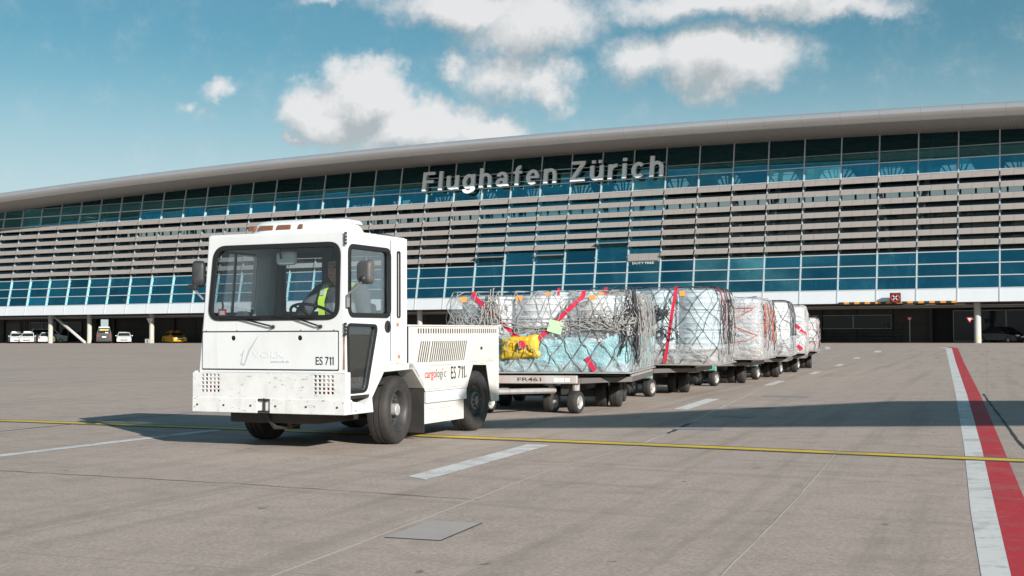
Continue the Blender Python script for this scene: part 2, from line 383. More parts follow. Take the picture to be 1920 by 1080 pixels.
# ------------------------------------------------------------------ apron and its markings
apron = MB().add([(-2500,-600,0),(2500,-600,0),(2500,3500,0),(-2500,3500,0)], [(0,1,2,3)]).build('apron', MT['concrete'])
tag(apron, kind='structure')
def sheet(name, pts, mat, z=.004):
    b = MB(); b.add([(p[0], p[1], z) for p in pts], [tuple(range(len(pts)))]); return b.build(name, MT[mat], apron)
def strip(name, pts, w, mat, z=.004, wob=0):
    b = MB(); n = len(pts); vs = []
    for i, p in enumerate(pts):
        a = Vector(pts[max(i-1, 0)]); c = Vector(pts[min(i+1, n-1)]); t = (c-a).normalized(); q = Vector((-t.y, t.x))
        ww = w*(1+wob*random.uniform(-1, 1))/2; p = Vector(p)+q*random.uniform(-1, 1)*wob*w*.5
        vs += [(p.x+q.x*ww, p.y+q.y*ww, z), (p.x-q.x*ww, p.y-q.y*ww, z)]
    b.add(vs, [(2*i, 2*i+1, 2*i+3, 2*i+2) for i in range(n-1)]); return b.build(name, MT[mat], apron)
def dense(pts, step=.25, jit=0):
    out = []
    for a, b in zip(pts, pts[1:]):
        a, b = Vector(a), Vector(b); n = max(1, int((b-a).length/step))
        for k in range(n):
            p = a.lerp(b, k/n); out.append((p.x+random.uniform(-jit, jit), p.y+random.uniform(-jit, jit)))
    out.append(tuple(pts[-1])); return out
yl = [(-30, 26.55), (-6.37, 15.40), (-3.1, 13.90), (-.89, 12.82), (1.27, 11.72), (4.18, 10.13), (14, 4.9)]
strip('yellow_line_border', dense(yl, .5, .004), .33, 'road_black', .0035)
strip('yellow_line', dense(yl, .5, .003), .20, 'road_yellow', .005)
for q in [[(-.78,9.20),(-.63,8.98),(.36,11.72),(.14,11.80)], [(-6.9,5.6),(-6.78,5.5),(-3.20,13.72),(-3.34,13.80)],
          [(2.22,17.1),(2.40,17.0),(3.30,19.68),(3.10,19.75)], [(4.98,24.6),(5.13,24.5),(5.92,26.8),(5.76,26.88)], [(7.42,31.1),(7.58,31.0),(8.27,33.0),(8.11,33.1)],
          [(9.95,38.2),(10.12,38.1),(10.98,40.8),(10.82,40.9)], [(13.45,48.8),(13.66,48.7),(14.5,51.4),(14.3,51.5)], [(18.6,63.6),(18.9,63.4),(20.7,69.2),(20.4,69.4)]]:
    sheet('white_dash', q, 'road_white', .003)
L_ = [(1.2,3.2),(2.03,5.39),(2.69,7.29),(4.11,11.27),(7.44,20.75),(14.86,42.05),(27.6,78.6),(28.6,83),(28.2,87.5),(25.5,92),(18,98)]
Mi = [(1.33,3.2),(2.16,5.39),(2.84,7.29),(4.27,11.27),(7.62,20.72),(15.08,41.98),(27.95,78.5),(29.1,83),(28.75,87.8),(25.9,92.5),(18.3,98.7)]
Ri = [(1.5,3.2),(2.34,5.39),(3.03,7.27),(4.46,11.26),(7.83,20.69),(15.33,41.9),(28.3,78.4),(29.6,83),(29.3,88.1),(26.3,93),(18.6,99.4)]
def band(name, A, B, mat, z):
    b = MB(); n = len(A); b.add([(*A[i], z) for i in range(n)]+[(*B[i], z) for i in range(n)], [(i, i+1, n+i+1, n+i) for i in range(n-1)]); return b.build(name, MT[mat], apron)
band('white_edge_line', L_, Mi, 'road_white', .0018); band('red_edge_line', Mi, Ri, 'road_red', .0022)
strip('white_curve', dense([(18.0,73.5),(19.4,76),(21,82),(22.6,89),(22.8,94),(21,97),(17,98)], 1), .3, 'road_white', .003)
strip('slab_joint', dense([(-8,11.75),(-4.01,9.70),(-1.95,8.80),(-.21,7.89)], .16, .014), .012, 'joint_brown', .0026, .5)
strip('slab_joint', dense([(-1.6,3.7),(-1.04,5.48),(-.5,7.12),(.28,9.58),(1.2,11.67)], .3, .004), .013, 'joint_pale', .0028, .3)
strip('slab_joint', dense([(1.2,11.67),(1.92,13.96),(2.74,16.78),(7.49,32.5),(16,60)], .3, .01), .018, 'joint_pale', .0028, .5)
strip('slab_joint', dense([(1.62,13.0),(1.85,13.75),(2.12,14.6)], .15, .012), .04, 'joint_dark', .0032, .5)
strip('slab_joint', dense([(.3,3.6),(.93,5.47),(1.77,7.78),(3.09,11.58)], .3, .0026), .008, 'joint_pale', .0028, .4)
strip('slab_joint', dense([(4.6,11.1),(4.73,11.51),(6.87,17.73),(8,21)], .3, .0026), .028, 'joint_dark', .003, .4)
strip('slab_joint', dense([(-6.6,11.2),(-5.66,13.67),(-5.09,15.12),(-4.35,16.79),(0,28.5)], .3, .01), .03, 'joint_dark', .0024, .4)
strip('red_thin_line', dense([(7.95,16.95),(7.02,17.4),(6.4,17.45)][::-1]), .03, 'road_red', .0026)
strip('red_thin_line', dense([(14.9,39.9),(24,36.5)]), .08, 'road_red_old', .0026)
strip('yellow_thin_line', dense([(12.9,33.4),(22,28.6)]), .10, 'road_yellow_old', .0026)
strip('yellow_thin_line', dense([(5.5,36.2),(9.98,35.2)]), .10, 'road_yellow_old', .0026)
strip('white_thin_line', dense([(7.3,29.0),(11.31,27.31),(16,25.1)]), .035, 'road_white', .0026)
strip('yellow_thin_line', dense([(-60,110),(-14,62),(-9,57)]), .2, 'road_yellow_old', .0026)
strip('yellow_thin_line', dense([(-75,90),(-30,75),(-20,70)]), .2, 'road_yellow_old', .0026)
for k, q in enumerate([[(-.67,6.46),(-.37,6.35),(-.17,6.93),(-.47,7.04)]]):
    b = MB(); cx = sum(p[0] for p in q)/4; cy = sum(p[1] for p in q)/4
    b.hexa([(*p, -.02) for p in q]+[(cx+(p[0]-cx)*.985, cy+(p[1]-cy)*.985, .0026) for p in q]); b.build('cover_plate', MT['plate'], apron)
    strip('plate_seam', [q[0], q[1]], .012, 'joint_dark', .0035); strip('plate_seam', [q[1], q[2]], .012, 'joint_dark', .0034)
for q in [[(2.5,15.5),(3.0,15.35),(3.12,15.8),(2.62,15.95)], [(1.75,13.55),(2.25,13.4),(2.33,13.7),(1.83,13.85)], [(4.1,20.3),(4.8,20.05),(4.95,20.6),(4.25,20.85)], [(3.0,17.3),(3.6,17.1),(3.68,17.45),(3.08,17.65)]]:
    sheet('repair_patch', q, 'patch', .0035)

# ------------------------------------------------------------------ terminal building (local: x along the facade, y inward, z up)
U = Vector((.8921093, -.45181965)); B0 = Vector((-67.684, 165.0)); S = 3.54756; LEAN = .2; ZS = 3.7
BRZ = math.atan2(U.y, U.x)
I0, I1 = -6, 42
def yf(z): return LEAN*max(0, z-ZS)
def gtop(i): return 20.1-.0040*(i-22)**2
MT['alu'] = worn('white aluminium fascia', (.74,.76,.78), .32, .1, (.55,.57,.60), .25, .4)
MT['mullion'] = M_('silver mullion', (.60,.63,.66), .4, .3)
MT['mull_dark'] = M_('grey steel post', (.32,.34,.35), .5, .3)  # darker grey than the silver mullion
m = worn('louver panel', (.365,.33,.308), .55, .1, (.29,.26,.24), .5, .5)
MT['louver'] = m
def soffit_mat():
    m = M_('ribbed soffit metal', (.40,.365,.35), .5, .3)
    nt = m.node_tree; tc = nt.nodes.new('ShaderNodeTexCoord'); w = nt.nodes.new('ShaderNodeTexWave'); w.inputs['Scale'].default_value = 1.15; w.bands_direction = 'X'
    nt.links.new(tc.outputs['Object'], w.inputs[0]); bump(m, w.outputs['Fac'], .5, .05)
    mixc(m, rng(m, w.outputs['Fac'], 0, .25, .45, 0), (.25,.23,.22)); return m
MT['soffit'] = soffit_mat()
MT['eave'] = worn('eave metal', (.60,.60,.605), .28, .55, (.45,.44,.44), .3, .15)
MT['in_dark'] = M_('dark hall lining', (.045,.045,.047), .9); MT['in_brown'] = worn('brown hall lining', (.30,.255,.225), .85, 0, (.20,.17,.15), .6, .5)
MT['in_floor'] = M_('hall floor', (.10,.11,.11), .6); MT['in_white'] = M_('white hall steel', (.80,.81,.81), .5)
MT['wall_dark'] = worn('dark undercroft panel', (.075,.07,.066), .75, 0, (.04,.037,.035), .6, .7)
MT['column'] = worn('pale concrete column', (.50,.49,.475), .7, 0, (.36,.34,.32), .4, 1.5)
MT['yellow'] = M_('yellow marking', (.72,.56,.05), .5); MT['orange'] = M_('orange stripe', (.75,.30,.03), .5); MT['black'] = M_('black stripe', (.03,.03,.03), .5)

bld = empty('terminal_building', (B0.x, B0.y, 0), BRZ, 'long glass terminal with grey sun louvers and a sweeping metal roof', 'building')
# glazing bands
UG = [15.72, 17.0, 18.1]        # upper band transoms, up to the arched head
LG = [4.93, 6.08, 7.20, 8.32]
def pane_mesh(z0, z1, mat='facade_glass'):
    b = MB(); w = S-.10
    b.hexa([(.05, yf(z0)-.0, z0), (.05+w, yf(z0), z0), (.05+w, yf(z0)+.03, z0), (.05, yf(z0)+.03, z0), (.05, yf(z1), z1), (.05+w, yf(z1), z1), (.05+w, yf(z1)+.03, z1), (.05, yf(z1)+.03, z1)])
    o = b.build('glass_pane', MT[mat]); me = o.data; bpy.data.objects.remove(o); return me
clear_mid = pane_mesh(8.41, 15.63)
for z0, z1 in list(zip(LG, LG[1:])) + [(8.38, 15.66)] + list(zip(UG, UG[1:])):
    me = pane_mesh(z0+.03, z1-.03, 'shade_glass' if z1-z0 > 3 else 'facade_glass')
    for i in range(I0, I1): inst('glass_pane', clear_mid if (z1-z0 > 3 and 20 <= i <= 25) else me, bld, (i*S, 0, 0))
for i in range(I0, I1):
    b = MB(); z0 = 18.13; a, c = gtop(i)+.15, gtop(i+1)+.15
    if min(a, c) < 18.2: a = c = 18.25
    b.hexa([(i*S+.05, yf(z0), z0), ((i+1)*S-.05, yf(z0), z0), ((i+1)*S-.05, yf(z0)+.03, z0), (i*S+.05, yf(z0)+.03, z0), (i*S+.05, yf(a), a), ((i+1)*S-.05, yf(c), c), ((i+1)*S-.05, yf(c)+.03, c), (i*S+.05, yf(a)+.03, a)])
    b.build('glass_pane', MT['eave_shade_glass'], bld)
for i in range(I0, I1+1):
    b = MB(); g = gtop(i)+.1; w = .055
    def post(z0, z1, o0, o1, w):
        b.hexa([(i*S-w, yf(z0)-o0, z0), (i*S+w, yf(z0)-o0, z0), (i*S+w, yf(z0)+o1, z0), (i*S-w, yf(z0)+o1, z0), (i*S-w, yf(z1)-o0, z1), (i*S+w, yf(z1)-o0, z1), (i*S+w, yf(z1)+o1, z1), (i*S-w, yf(z1)+o1, z1)])
    post(4.96, g, .14, .10, w)
    b.build('mullion', MT['mullion'], bld)
    b = MB()
    for zz in (6.08, 7.2, 16.2):          # short stays back to an inner post
        b.tube([(i*S, yf(zz), zz), (i*S, yf(zz)+.75, zz+.25)], .03, 4)
    b.tube([(i*S, yf(4.7)+.8, 4.7), (i*S, yf(17.2)+.55, 17.2)], .06, 5)
    b.build('inner_post', MT['in_white'], bld)
for z in LG + UG + [18.1]:
    h = .045; b = MB(); x0, x1 = I0*S, I1*S
    if z < 18.2: b.hexa([(x0, yf(z)-.10, z-h), (x1, yf(z)-.10, z-h), (x1, yf(z)+.08, z-h), (x0, yf(z)+.08, z-h), (x0, yf(z)-.10, z+h), (x1, yf(z)-.10, z+h), (x1, yf(z)+.08, z+h), (x0, yf(z)+.08, z+h)])
    b.build('transom', MT['mullion'], bld)
# fascia panels
def fascia_mesh():
    b = MB(); z0, z1 = ZS, 4.87
    b.hexa([(.02, -.16, z0), (S-.02, -.16, z0), (S-.02, .10, z0), (.02, .10, z0), (.02, yf(z1)-.16, z1), (S-.02, yf(z1)-.16, z1), (S-.02, yf(z1)+.1, z1), (.02, yf(z1)+.1, z1)])
    o = b.build('fascia_panel', MT['alu']); me = o.data; bpy.data.objects.remove(o); return me
fm = fascia_mesh()
for i in range(I0, I1): inst('fascia_panel', fm, bld, (i*S, 0, 0))
for i in range(I0, I1+1):
    b = MB(); z0, z1 = ZS+.01, 4.9
    b.hexa([(i*S-.05, -.20, z0), (i*S+.05, -.20, z0), (i*S+.05, -.1, z0), (i*S-.05, -.1, z0), (i*S-.05, yf(z1)-.2, z1), (i*S+.05, yf(z1)-.2, z1), (i*S+.05, yf(z1)-.1, z1), (i*S-.05, yf(z1)-.1, z1)])
    b.build('fascia_rib', MT['mullion'], bld)
# louvers: seven rows of tilted panels, each panel its own piece
def louver_mesh(drop, out, name):
    b = MB(); g = .075; t = .03
    for k in range(3):            # a panel of three sheets with hairline seams
        x0 = g+k*(S-2*g)/3+.012; x1 = g+(k+1)*(S-2*g)/3-.012
        b.hexa([(x0, -out, -drop), (x1, -out, -drop), (x1, -out+t, -drop-.01), (x0, -out+t, -drop-.01), (x0, 0, 0), (x1, 0, 0), (x1, t, -.01), (x0, t, -.01)])
    b.hexa([(g, -out+.04, -drop+.02), (S-g, -out+.04, -drop+.02), (S-g, -out+.07, -drop+.0), (g, -out+.07, -drop+.0), (g, .03, -.03), (S-g, .03, -.03), (S-g, .05, -.05), (g, .05, -.05)])
    o = b.build(name, MT['louver']); me = o.data; bpy.data.objects.remove(o); return me
lv = louver_mesh(.55, .34, 'louver_panel'); lv_up = louver_mesh(.16, .62, 'louver_open'); lv_dn = louver_mesh(.72, .12, 'louver_down')
ROWZ = [15.62-k*1.045 for k in range(7)]
SKIP = {(6, 20), (6, 21), (6, 22), (6, 23), (6, 24), (6, 25), (5, 24)}
br = MB()
for k, zt in enumerate(ROWZ):
    for i in range(I0, I1):
        if (k, i) in SKIP: continue
        inst('louver', lv, bld, (i*S, yf(zt)-.30, zt), (R(random.uniform(-1.2, 1.2) if random.random() < .93 else random.uniform(-6, 6)), 0, 0))
    for i in range(I0, I1+1):
        br.tube([(i*S+.02, yf(zt)-.1, zt-.75), (i*S+.02, yf(zt)-.62, zt-.5)], .028, 4); br.tube([(i*S+.02, yf(zt)-.1, zt-.1), (i*S+.02, yf(zt)-.34, zt-.03)], .03, 4)
for k, i, me in [(6, 20, lv_up), (6, 22, lv_up), (5, 24, lv_up), (6, 25, lv_dn), (5, 25, lv_dn)]:
    zt = ROWZ[k]-(.25 if me is lv_dn else 0)
    if (k, i) == (5, 25): continue
    inst('louver', me, bld, (i*S, yf(zt)-.30, zt))
br.build('louver_brackets', MT['mullion'], bld, kind='stuff')
# roof: swept eave lofted along the arch
prof_s = [(-.25, -.02), (.4, .02), (2.4, .20), (4.5, .44), (5.1, .50)]
prof_e = [(5.1, .50), (5.14, .40), (5.5, .50), (5.85, .72), (6.0, 1.0), (5.92, 1.28), (5.65, 1.50), (5.2, 1.62)]
prof_r = [(5.2, 1.62), (2, 2.1), (-10, 3.4), (-28, 4.2), (-48, 3.0)]
def loft(prof, name, mat, smooth=True):
    b = MB(); vs = []; fs = []; P = len(prof); n = 0
    i = I0
    while i <= I1+1e-6:
        g = gtop(i)
        for (o, dz) in prof: vs.append((i*S, yf(g)-o, g+dz))
        n += 1; i += .5
    for a in range(n-1):
        for p in range(P-1): fs.append((a*P+p, (a+1)*P+p, (a+1)*P+p+1, a*P+p+1))
    b.add(vs, fs); return b.build(name, MT[mat], bld, smooth='auto')
loft(prof_s, 'soffit', 'soffit'); loft(prof_e, 'eave', 'eave'); loft(prof_r, 'roof_deck', 'in_dark')
# seams across the eave, one per bay
for i in range(I0, I1):
    b = MB(); g = gtop(i+.3)
    b.tube([((i+.3)*S, yf(g)-o-.005, g+dz+.005) for o, dz in prof_e[1:]], .012, 4); b.build('eave_seam', MT['mull_dark'], bld)
# interior of the hall
X0, X1 = I0*S, I1*S
BW = 40.0
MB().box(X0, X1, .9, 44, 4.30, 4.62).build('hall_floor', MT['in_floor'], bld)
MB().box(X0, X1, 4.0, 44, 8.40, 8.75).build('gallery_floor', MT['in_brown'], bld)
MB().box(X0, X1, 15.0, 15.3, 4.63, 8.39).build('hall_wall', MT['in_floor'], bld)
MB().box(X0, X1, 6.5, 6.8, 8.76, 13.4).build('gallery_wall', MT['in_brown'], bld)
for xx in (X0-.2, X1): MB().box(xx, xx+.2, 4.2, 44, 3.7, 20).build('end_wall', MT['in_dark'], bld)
fanj = {k: (random.uniform(-.5, .5), random.uniform(.75, 1.08)) for k in range(-2, 21)}
holes = []
for k in range(-2, 21):
    cx = k*2*S+2.2+fanj[k][0]; holes.append([(cx-2.4*fanj[k][1], 19.9), (cx+2.6*fanj[k][1], 19.9), (cx+1.7*fanj[k][1], 21.3), (cx+.2, 22.7), (cx-1.9*fanj[k][1], 21.2)])
i = I0+.3
while i < I1-.6:
    holes.append([(i*S, 17.6), (i*S+1.55, 17.6), (i*S+1.55, 18.9), (i*S, 18.9)]); i += .5
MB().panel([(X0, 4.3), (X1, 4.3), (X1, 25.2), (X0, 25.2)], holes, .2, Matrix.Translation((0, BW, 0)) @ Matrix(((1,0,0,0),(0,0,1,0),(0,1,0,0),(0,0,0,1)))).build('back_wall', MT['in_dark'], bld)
for k in range(-2, 21):
    cx = k*2*S+2.2+fanj[k][0]; b = MB()
    for t in [x_ for x_ in (-2.2, -1.3, -.5, 0.1, .9, 1.7, 2.4) if random.random() < .85]: b.tube([(cx+.3*t, BW-.2, 19.6), (cx+t, BW-.2, 22.9-abs(t)*.55)], .12, 4)
    b.tube([(cx-3.2, BW-.2, 19.9), (cx+3.2, BW-.2, 19.9)], .12, 4); b.tube([(cx-2.6, BW-.2, 21.2), (cx+2.6, BW-.2, 21.3)], .05, 4)
    b.build('fan_light_bars', MT['in_dark'], bld)
for k, i in enumerate(range(-4, 42, 4)):          # forked steel columns behind the glass
    for s_ in (-1, 1):
        b = MB(); b.tube([(i*S+1.7+s_*.25, 3.6, 4.6), (i*S+1.7+s_*1.7, 4.4, 12), (i*S+1.7+s_*3.0, 5.0, gtop(i)-.4)], [.22, .32, .18], 10); b.build('forked_column', MT['in_white'], bld, smooth=True)
for i in range(I0, I1, 2):        # roof trusses
    b = MB(); g = gtop(i+.5)
    b.tube([(i*S, 4, g-.6), (i*S, BW, g+2.2)], .12, 5); b.tube([(i*S, 4, g-.3), (i*S+2*S, 12, g+.1)], .09, 5); b.tube([(i*S+2*S, 4, g-.3), (i*S, 12, g+.1)], .09, 5)
    b.tube([(i*S, 12, g-.2), (i*S+2*S, 24, g+1)], .09, 5); b.tube([(i*S+2*S, 12, g-.2), (i*S, 24, g+1)], .09, 5)
    b.build('roof_truss', MT['mull_dark'], bld)
# shop boards and travellers' furniture seen dimly on the first floor
def board(x, y, z, w, h, mat='in_white', name='shop_board'):
    return MB().box(x-w/2, x+w/2, y, y+.1, z, z+h).build(name, MT[mat], bld)
rr_ = random.Random(5)
for i in range(I0, I1):
    for k in range(2):
        x = (i+rr_.random())*S; h = rr_.uniform(.6, 1.3); w = rr_.uniform(.4, 1.6)
        MB().box(x, x+w, rr_.uniform(2.5, 6), rr_.uniform(6.2, 7), 4.63, 4.63+h).build('seat_block', MT['mull_dark' if rr_.random() < .7 else 'in_white'], bld)
MT['blind'] = M_('roller blind', (.48,.50,.50), .8)
for i in (1, 4, 9, 13, 21, 29, 30, 34):
    for z0, z1 in ((7.25, 8.25),) if i % 2 else ((7.6, 8.25),): MB().box(i*S+.15, (i+1)*S-.15, yf(z0)+.45, yf(z0)+.48, z0, z1).build('blind', MT['blind'], bld)
for i in range(I0, I1, 2):
    MB().box(i*S+.4, i*S+2.3, 13.6, 14.9, 4.63, 5.9).build('kiosk', MT['in_brown' if i % 4 else 'mull_dark'], bld); MB().box(i*S+.4, i*S+2.3, 13.55, 13.6, 6.1, 6.7).build('kiosk_board', MT['blind' if i % 3 else 'in_white'], bld)
MT['roller_door'] = worn('grey roller door', (.13,.125,.12), .6, .2, (.08,.075,.07), .5, 2)
for i in (-3, 8, 12, 15, 19, 23, 26, 36):
    d_ = MB().box(i*S+.35, (i+1)*S-.35, 8.90, 8.97, .02, 2.9).build('roller_door', MT['roller_door'], bld)
    for k in range(9): MB().box(i*S+.35, (i+1)*S-.35, 8.875, 8.90, .12+k*.31, .16+k*.31).build('door_rib', MT['roller_door'], d_)
for y_, z_, r_ in ((2.6, 3.48, .08), (3.4, 3.52, .05), (6.0, 3.4, .12)): MB().tube([(X0, y_, z_), (X1, y_, z_)], r_, 8).build('ceiling_pipe', MT['mull_dark'], bld)
for i in (7.6, 9.4, 11.5, 13.6, 19.2, 24.5, 27.6, 36.6): MB().tube([(i*S, 8.85, 0), (i*S, 8.85, 3.6)], .07, 8).build('downpipe', MT['mull_dark'], bld)
for i in range(27, 37):
    for k in range(6):
        MB().lathe([(.0, 0), (.13, 0), (.13, .04), (0, .04)], 10, Matrix.Translation((i*S+.35+k*.5, 14.98, 7.9)) @ Matrix.Rotation(R(90), 4, 'X')).build('air_nozzle', MT['dark'], bld)
XZ = Matrix(((1,0,0,0),(0,0,-1,0),(0,1,0,0),(0,0,0,1)))   # 2-D -> local x, z; faces outward (-y)
def wall_text(s, x0, x1, z0, z1, y, mat='in_white', depth=.03, bold=0, name='lettering'):
    return fit_text(name, s, MT[mat], bld, XZ, x0, x1, z0, z1, -y, depth, bold)
wall_text('ZURICH', 29.55*S, 30.35*S, 5.55, 5.85, 1.6); wall_text('IT', 30.62*S, 30.84*S, 5.55, 5.85, 1.6)
wall_text('DUTY FREE', 25.2*S, 25.85*S, 8.0, 8.2, .35)
# lettering on the facade: a sign of its own
MT['letter'] = M_('white letter face', (.90,.905,.905), .4)
sign = empty('roof_sign', (B0.x, B0.y, 0), BRZ, 'large white raised letters Flughafen Zürich on the upper glazing', 'sign')
def arc_pts(cx, cy, rx, ry, a0, a1, t, n=22):
    o = [(cx+rx*math.cos(R(a0+(a1-a0)*k/n)), cy+ry*math.sin(R(a0+(a1-a0)*k/n))) for k in range(n+1)]
    i_ = [(cx+(rx-t)*math.cos(R(a0+(a1-a0)*k/n)), cy+(ry-t*.9)*math.sin(R(a0+(a1-a0)*k/n))) for k in range(n+1)]
    return o+i_[::-1]
def bar(x0, y0, x1, y1): return [(x0, y0), (x1, y0), (x1, y1), (x0, y1)]
T_ = .175
u_ = [bar(0, .27, T_, .73), bar(.43, 0, .43+T_, .73), arc_pts(.2925, .275, .2925, .29, 180, 360, T_)]
GL = {'F': (.60, [bar(0, 0, .165, 1), bar(.165, .85, .60, 1), bar(.165, .42, .54, .565)]), 'l': (T_, [bar(0, 0, T_, 1)]), 'u': (.585, u_),
      'g': (.60, [arc_pts(.30, .36, .30, .385, 0, 360, T_, 40), bar(.445, .0, .60, .73), arc_pts(.30, -.0, .30, .26, 190, 360, T_)]),
      'h': (.585, [bar(0, 0, T_, 1), bar(.43, 0, .585, .45), arc_pts(.2925, .445, .2925, .30, 0, 180, T_)]),
      'a': (.60, [bar(.40, 0, .555, .49), arc_pts(.285, .475, .27, .27, 0, 168, T_), arc_pts(.26, .205, .26, .22, 0, 360, T_*.9, 36), bar(.53, 0, .62, .12)]),
      'f': (.40, [bar(.10, 0, .255, .78), arc_pts(.335, .765, .235, .245, 88, 180, T_), bar(0, .595, .40, .72)]),
      'e': (.60, [arc_pts(.30, .365, .30, .385, 0, 305, T_, 28), bar(.10, .31, .599, .415)]),
      'n': (.585, [bar(0, 0, T_, .73), bar(.43, 0, .585, .45), arc_pts(.2925, .445, .2925, .30, 0, 180, T_)]),
      'Z': (.66, [bar(.02, .85, .65, 1), bar(0, 0, .66, .15), [(0, .14), (.20, .14), (.65, .86), (.45, .86)]]),
      'ü': (.585, u_+[bar(.06, .84, .22, .99), bar(.36, .84, .52, .99)]), 'r': (.40, [bar(0, 0, T_, .73), arc_pts(.36, .40, .36, .345, 84, 180, T_)]),
      'i': (T_, [bar(0, 0, T_, .73), bar(0, .85, T_, 1)]), 'c': (.56, [arc_pts(.295, .365, .295, .385, 42, 318, T_, 30)])}
txt = 'Flughafen Zürich'
LX0, LX1, LZ0, LZ1 = 17.93*S, 25.98*S, 17.03, 19.2
CH = LZ1-LZ0; WX = 1.15; wsum = sum(GL[c][0]*WX if c != ' ' else .22 for c in txt)*CH; gap = (LX1-LX0-wsum)/(len(txt)-1); xc = LX0
for ch in txt:
    if ch == ' ': xc += .22*CH+gap; continue
    b = MB()
    for k, st in enumerate(GL[ch][1]):
        n_ = len(st); dep = .26-.004*k
        if len(st) > 60 and ch != 'c':        # closed ring: two loops
            h2 = n_//2; b.panel(st[:h2-1], [st[h2:n_-1]], dep, XZ)
        else: b.panel(st, (), dep, XZ)
    b.v = [(xc+p[0]*CH*WX, yf(LZ0+p[2]*CH)-.55+p[1], LZ0+p[2]*CH) for p in b.v]
    b.build('letter', MT['letter'], sign); xc += GL[ch][0]*CH*WX+gap
b = MB()
for z in (17.45, 18.5): b.tube([(LX0, yf(z)-.36, z), (LX1, yf(z)-.36, z)], .045, 4)
b.build('rail', MT['mullion'], sign)

# ------------------------------------------------------------------ undercroft at ground level
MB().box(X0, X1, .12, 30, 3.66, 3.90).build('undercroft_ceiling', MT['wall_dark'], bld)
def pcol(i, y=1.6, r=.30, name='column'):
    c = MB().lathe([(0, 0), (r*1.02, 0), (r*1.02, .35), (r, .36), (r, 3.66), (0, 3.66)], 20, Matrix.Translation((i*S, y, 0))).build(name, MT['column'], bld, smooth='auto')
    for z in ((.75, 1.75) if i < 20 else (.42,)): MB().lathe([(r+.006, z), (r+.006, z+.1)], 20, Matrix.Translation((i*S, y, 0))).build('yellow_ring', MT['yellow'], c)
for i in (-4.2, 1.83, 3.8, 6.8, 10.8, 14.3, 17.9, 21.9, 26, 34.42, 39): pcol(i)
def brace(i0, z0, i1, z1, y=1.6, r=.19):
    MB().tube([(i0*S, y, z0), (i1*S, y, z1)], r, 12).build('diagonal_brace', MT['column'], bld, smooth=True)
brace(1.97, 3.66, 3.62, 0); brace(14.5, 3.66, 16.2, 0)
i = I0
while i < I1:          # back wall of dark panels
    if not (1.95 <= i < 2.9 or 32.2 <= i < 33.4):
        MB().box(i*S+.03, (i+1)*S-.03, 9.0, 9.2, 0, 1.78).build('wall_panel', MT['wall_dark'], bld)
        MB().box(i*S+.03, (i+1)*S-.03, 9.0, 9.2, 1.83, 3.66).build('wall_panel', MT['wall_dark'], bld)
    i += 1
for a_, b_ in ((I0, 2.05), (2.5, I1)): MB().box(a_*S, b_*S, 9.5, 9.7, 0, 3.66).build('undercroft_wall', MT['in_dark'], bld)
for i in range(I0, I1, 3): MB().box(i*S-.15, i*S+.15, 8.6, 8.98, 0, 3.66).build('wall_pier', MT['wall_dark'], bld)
# strip window, railing and glazed bay on the right
def framed(i0, i1, z0, z1, y, n, frame_mat='mull_dark', glass='hall_glass', name='strip_window'):
    w = (i1-i0)*S; t = .07; b = MB(); cells = []
    for k in range(n): cells.append(rrect(i0*S+k*w/n+t, i0*S+(k+1)*w/n-t/2, z0+t, z1-t, .01, 1))
    b.panel([(i0*S, z0), (i1*S, z0), (i1*S, z1), (i0*S, z1)], cells, .12, Matrix.Translation((0, y, 0)) @ XZ)
    f = b.build(name, MT[frame_mat], bld)
    for c in cells: MB().panel(c, (), .02, Matrix.Translation((0, y-.02, 0)) @ XZ).build('pane', MT[glass], f)
    return f
MT['pane_dark'] = M_('dark reflecting pane', (.02,.025,.027), .08, 0, .25)
framed(28.8, 31.95, 1.35, 2.75, 8.9, 3, 'mull_dark', 'pane_dark')
framed(33.6, 35.6, .1, 3.1, 8.2, 3, 'mull_dark', 'pane_dark', 'glazed_bay')
framed(35.8, 38.0, .1, 3.1, 8.2, 3, 'mull_dark', 'pane_dark', 'glazed_bay')
framed(-1.5, 1.3, .1, 2.9, 8.8, 4, 'mull_dark', 'pane_dark', 'glazed_bay')
MT['rail'] = M_('dark railing steel', (.03,.03,.03), .5, .4)
rail = empty('railing', (B0.x, B0.y, 0), BRZ, 'dark horizontal bar railing under the strip window', 'railing')
for z in (.25, .6, .95, 1.25): MB().tube([(28.3*S, 7.6, z), (32.3*S, 7.6, z)], .035, 6).build('bar', MT['rail'], rail)
for k in range(9): MB().tube([((28.3+k*.5)*S, 7.6, 0), ((28.3+k*.5)*S, 7.6, 1.9 if k > 6 else 1.3)], .04, 6).build('post', MT['rail'], rail)
MT['tube_light'] = M_('lit tube', (1,1,1)); _b = MT['tube_light'].node_tree.nodes['Principled BSDF']; _b.inputs['Emission Color'].default_value = (1,.96,.85,1); _b.inputs['Emission Strength'].default_value = .55
for k, i in enumerate((32.45, 33.0, 33.75)):
    t = MB().box(i*S, i*S+1.0, 5.0, 5.15, 3.52, 3.62).build('tube_lamp', MT['tube_light'])
    t.location = (B0.x, B0.y, 0); t.rotation_euler = (0, 0, BRZ)
    tag(t, ['lit tube lamp furthest from the white column, ceiling over the striped lane', 'middle of three lit tube lamps under the dark ceiling', 'lit tube lamp nearest the white column with yellow ring'][k], 'lamp', 'tube lamps in the undercroft')
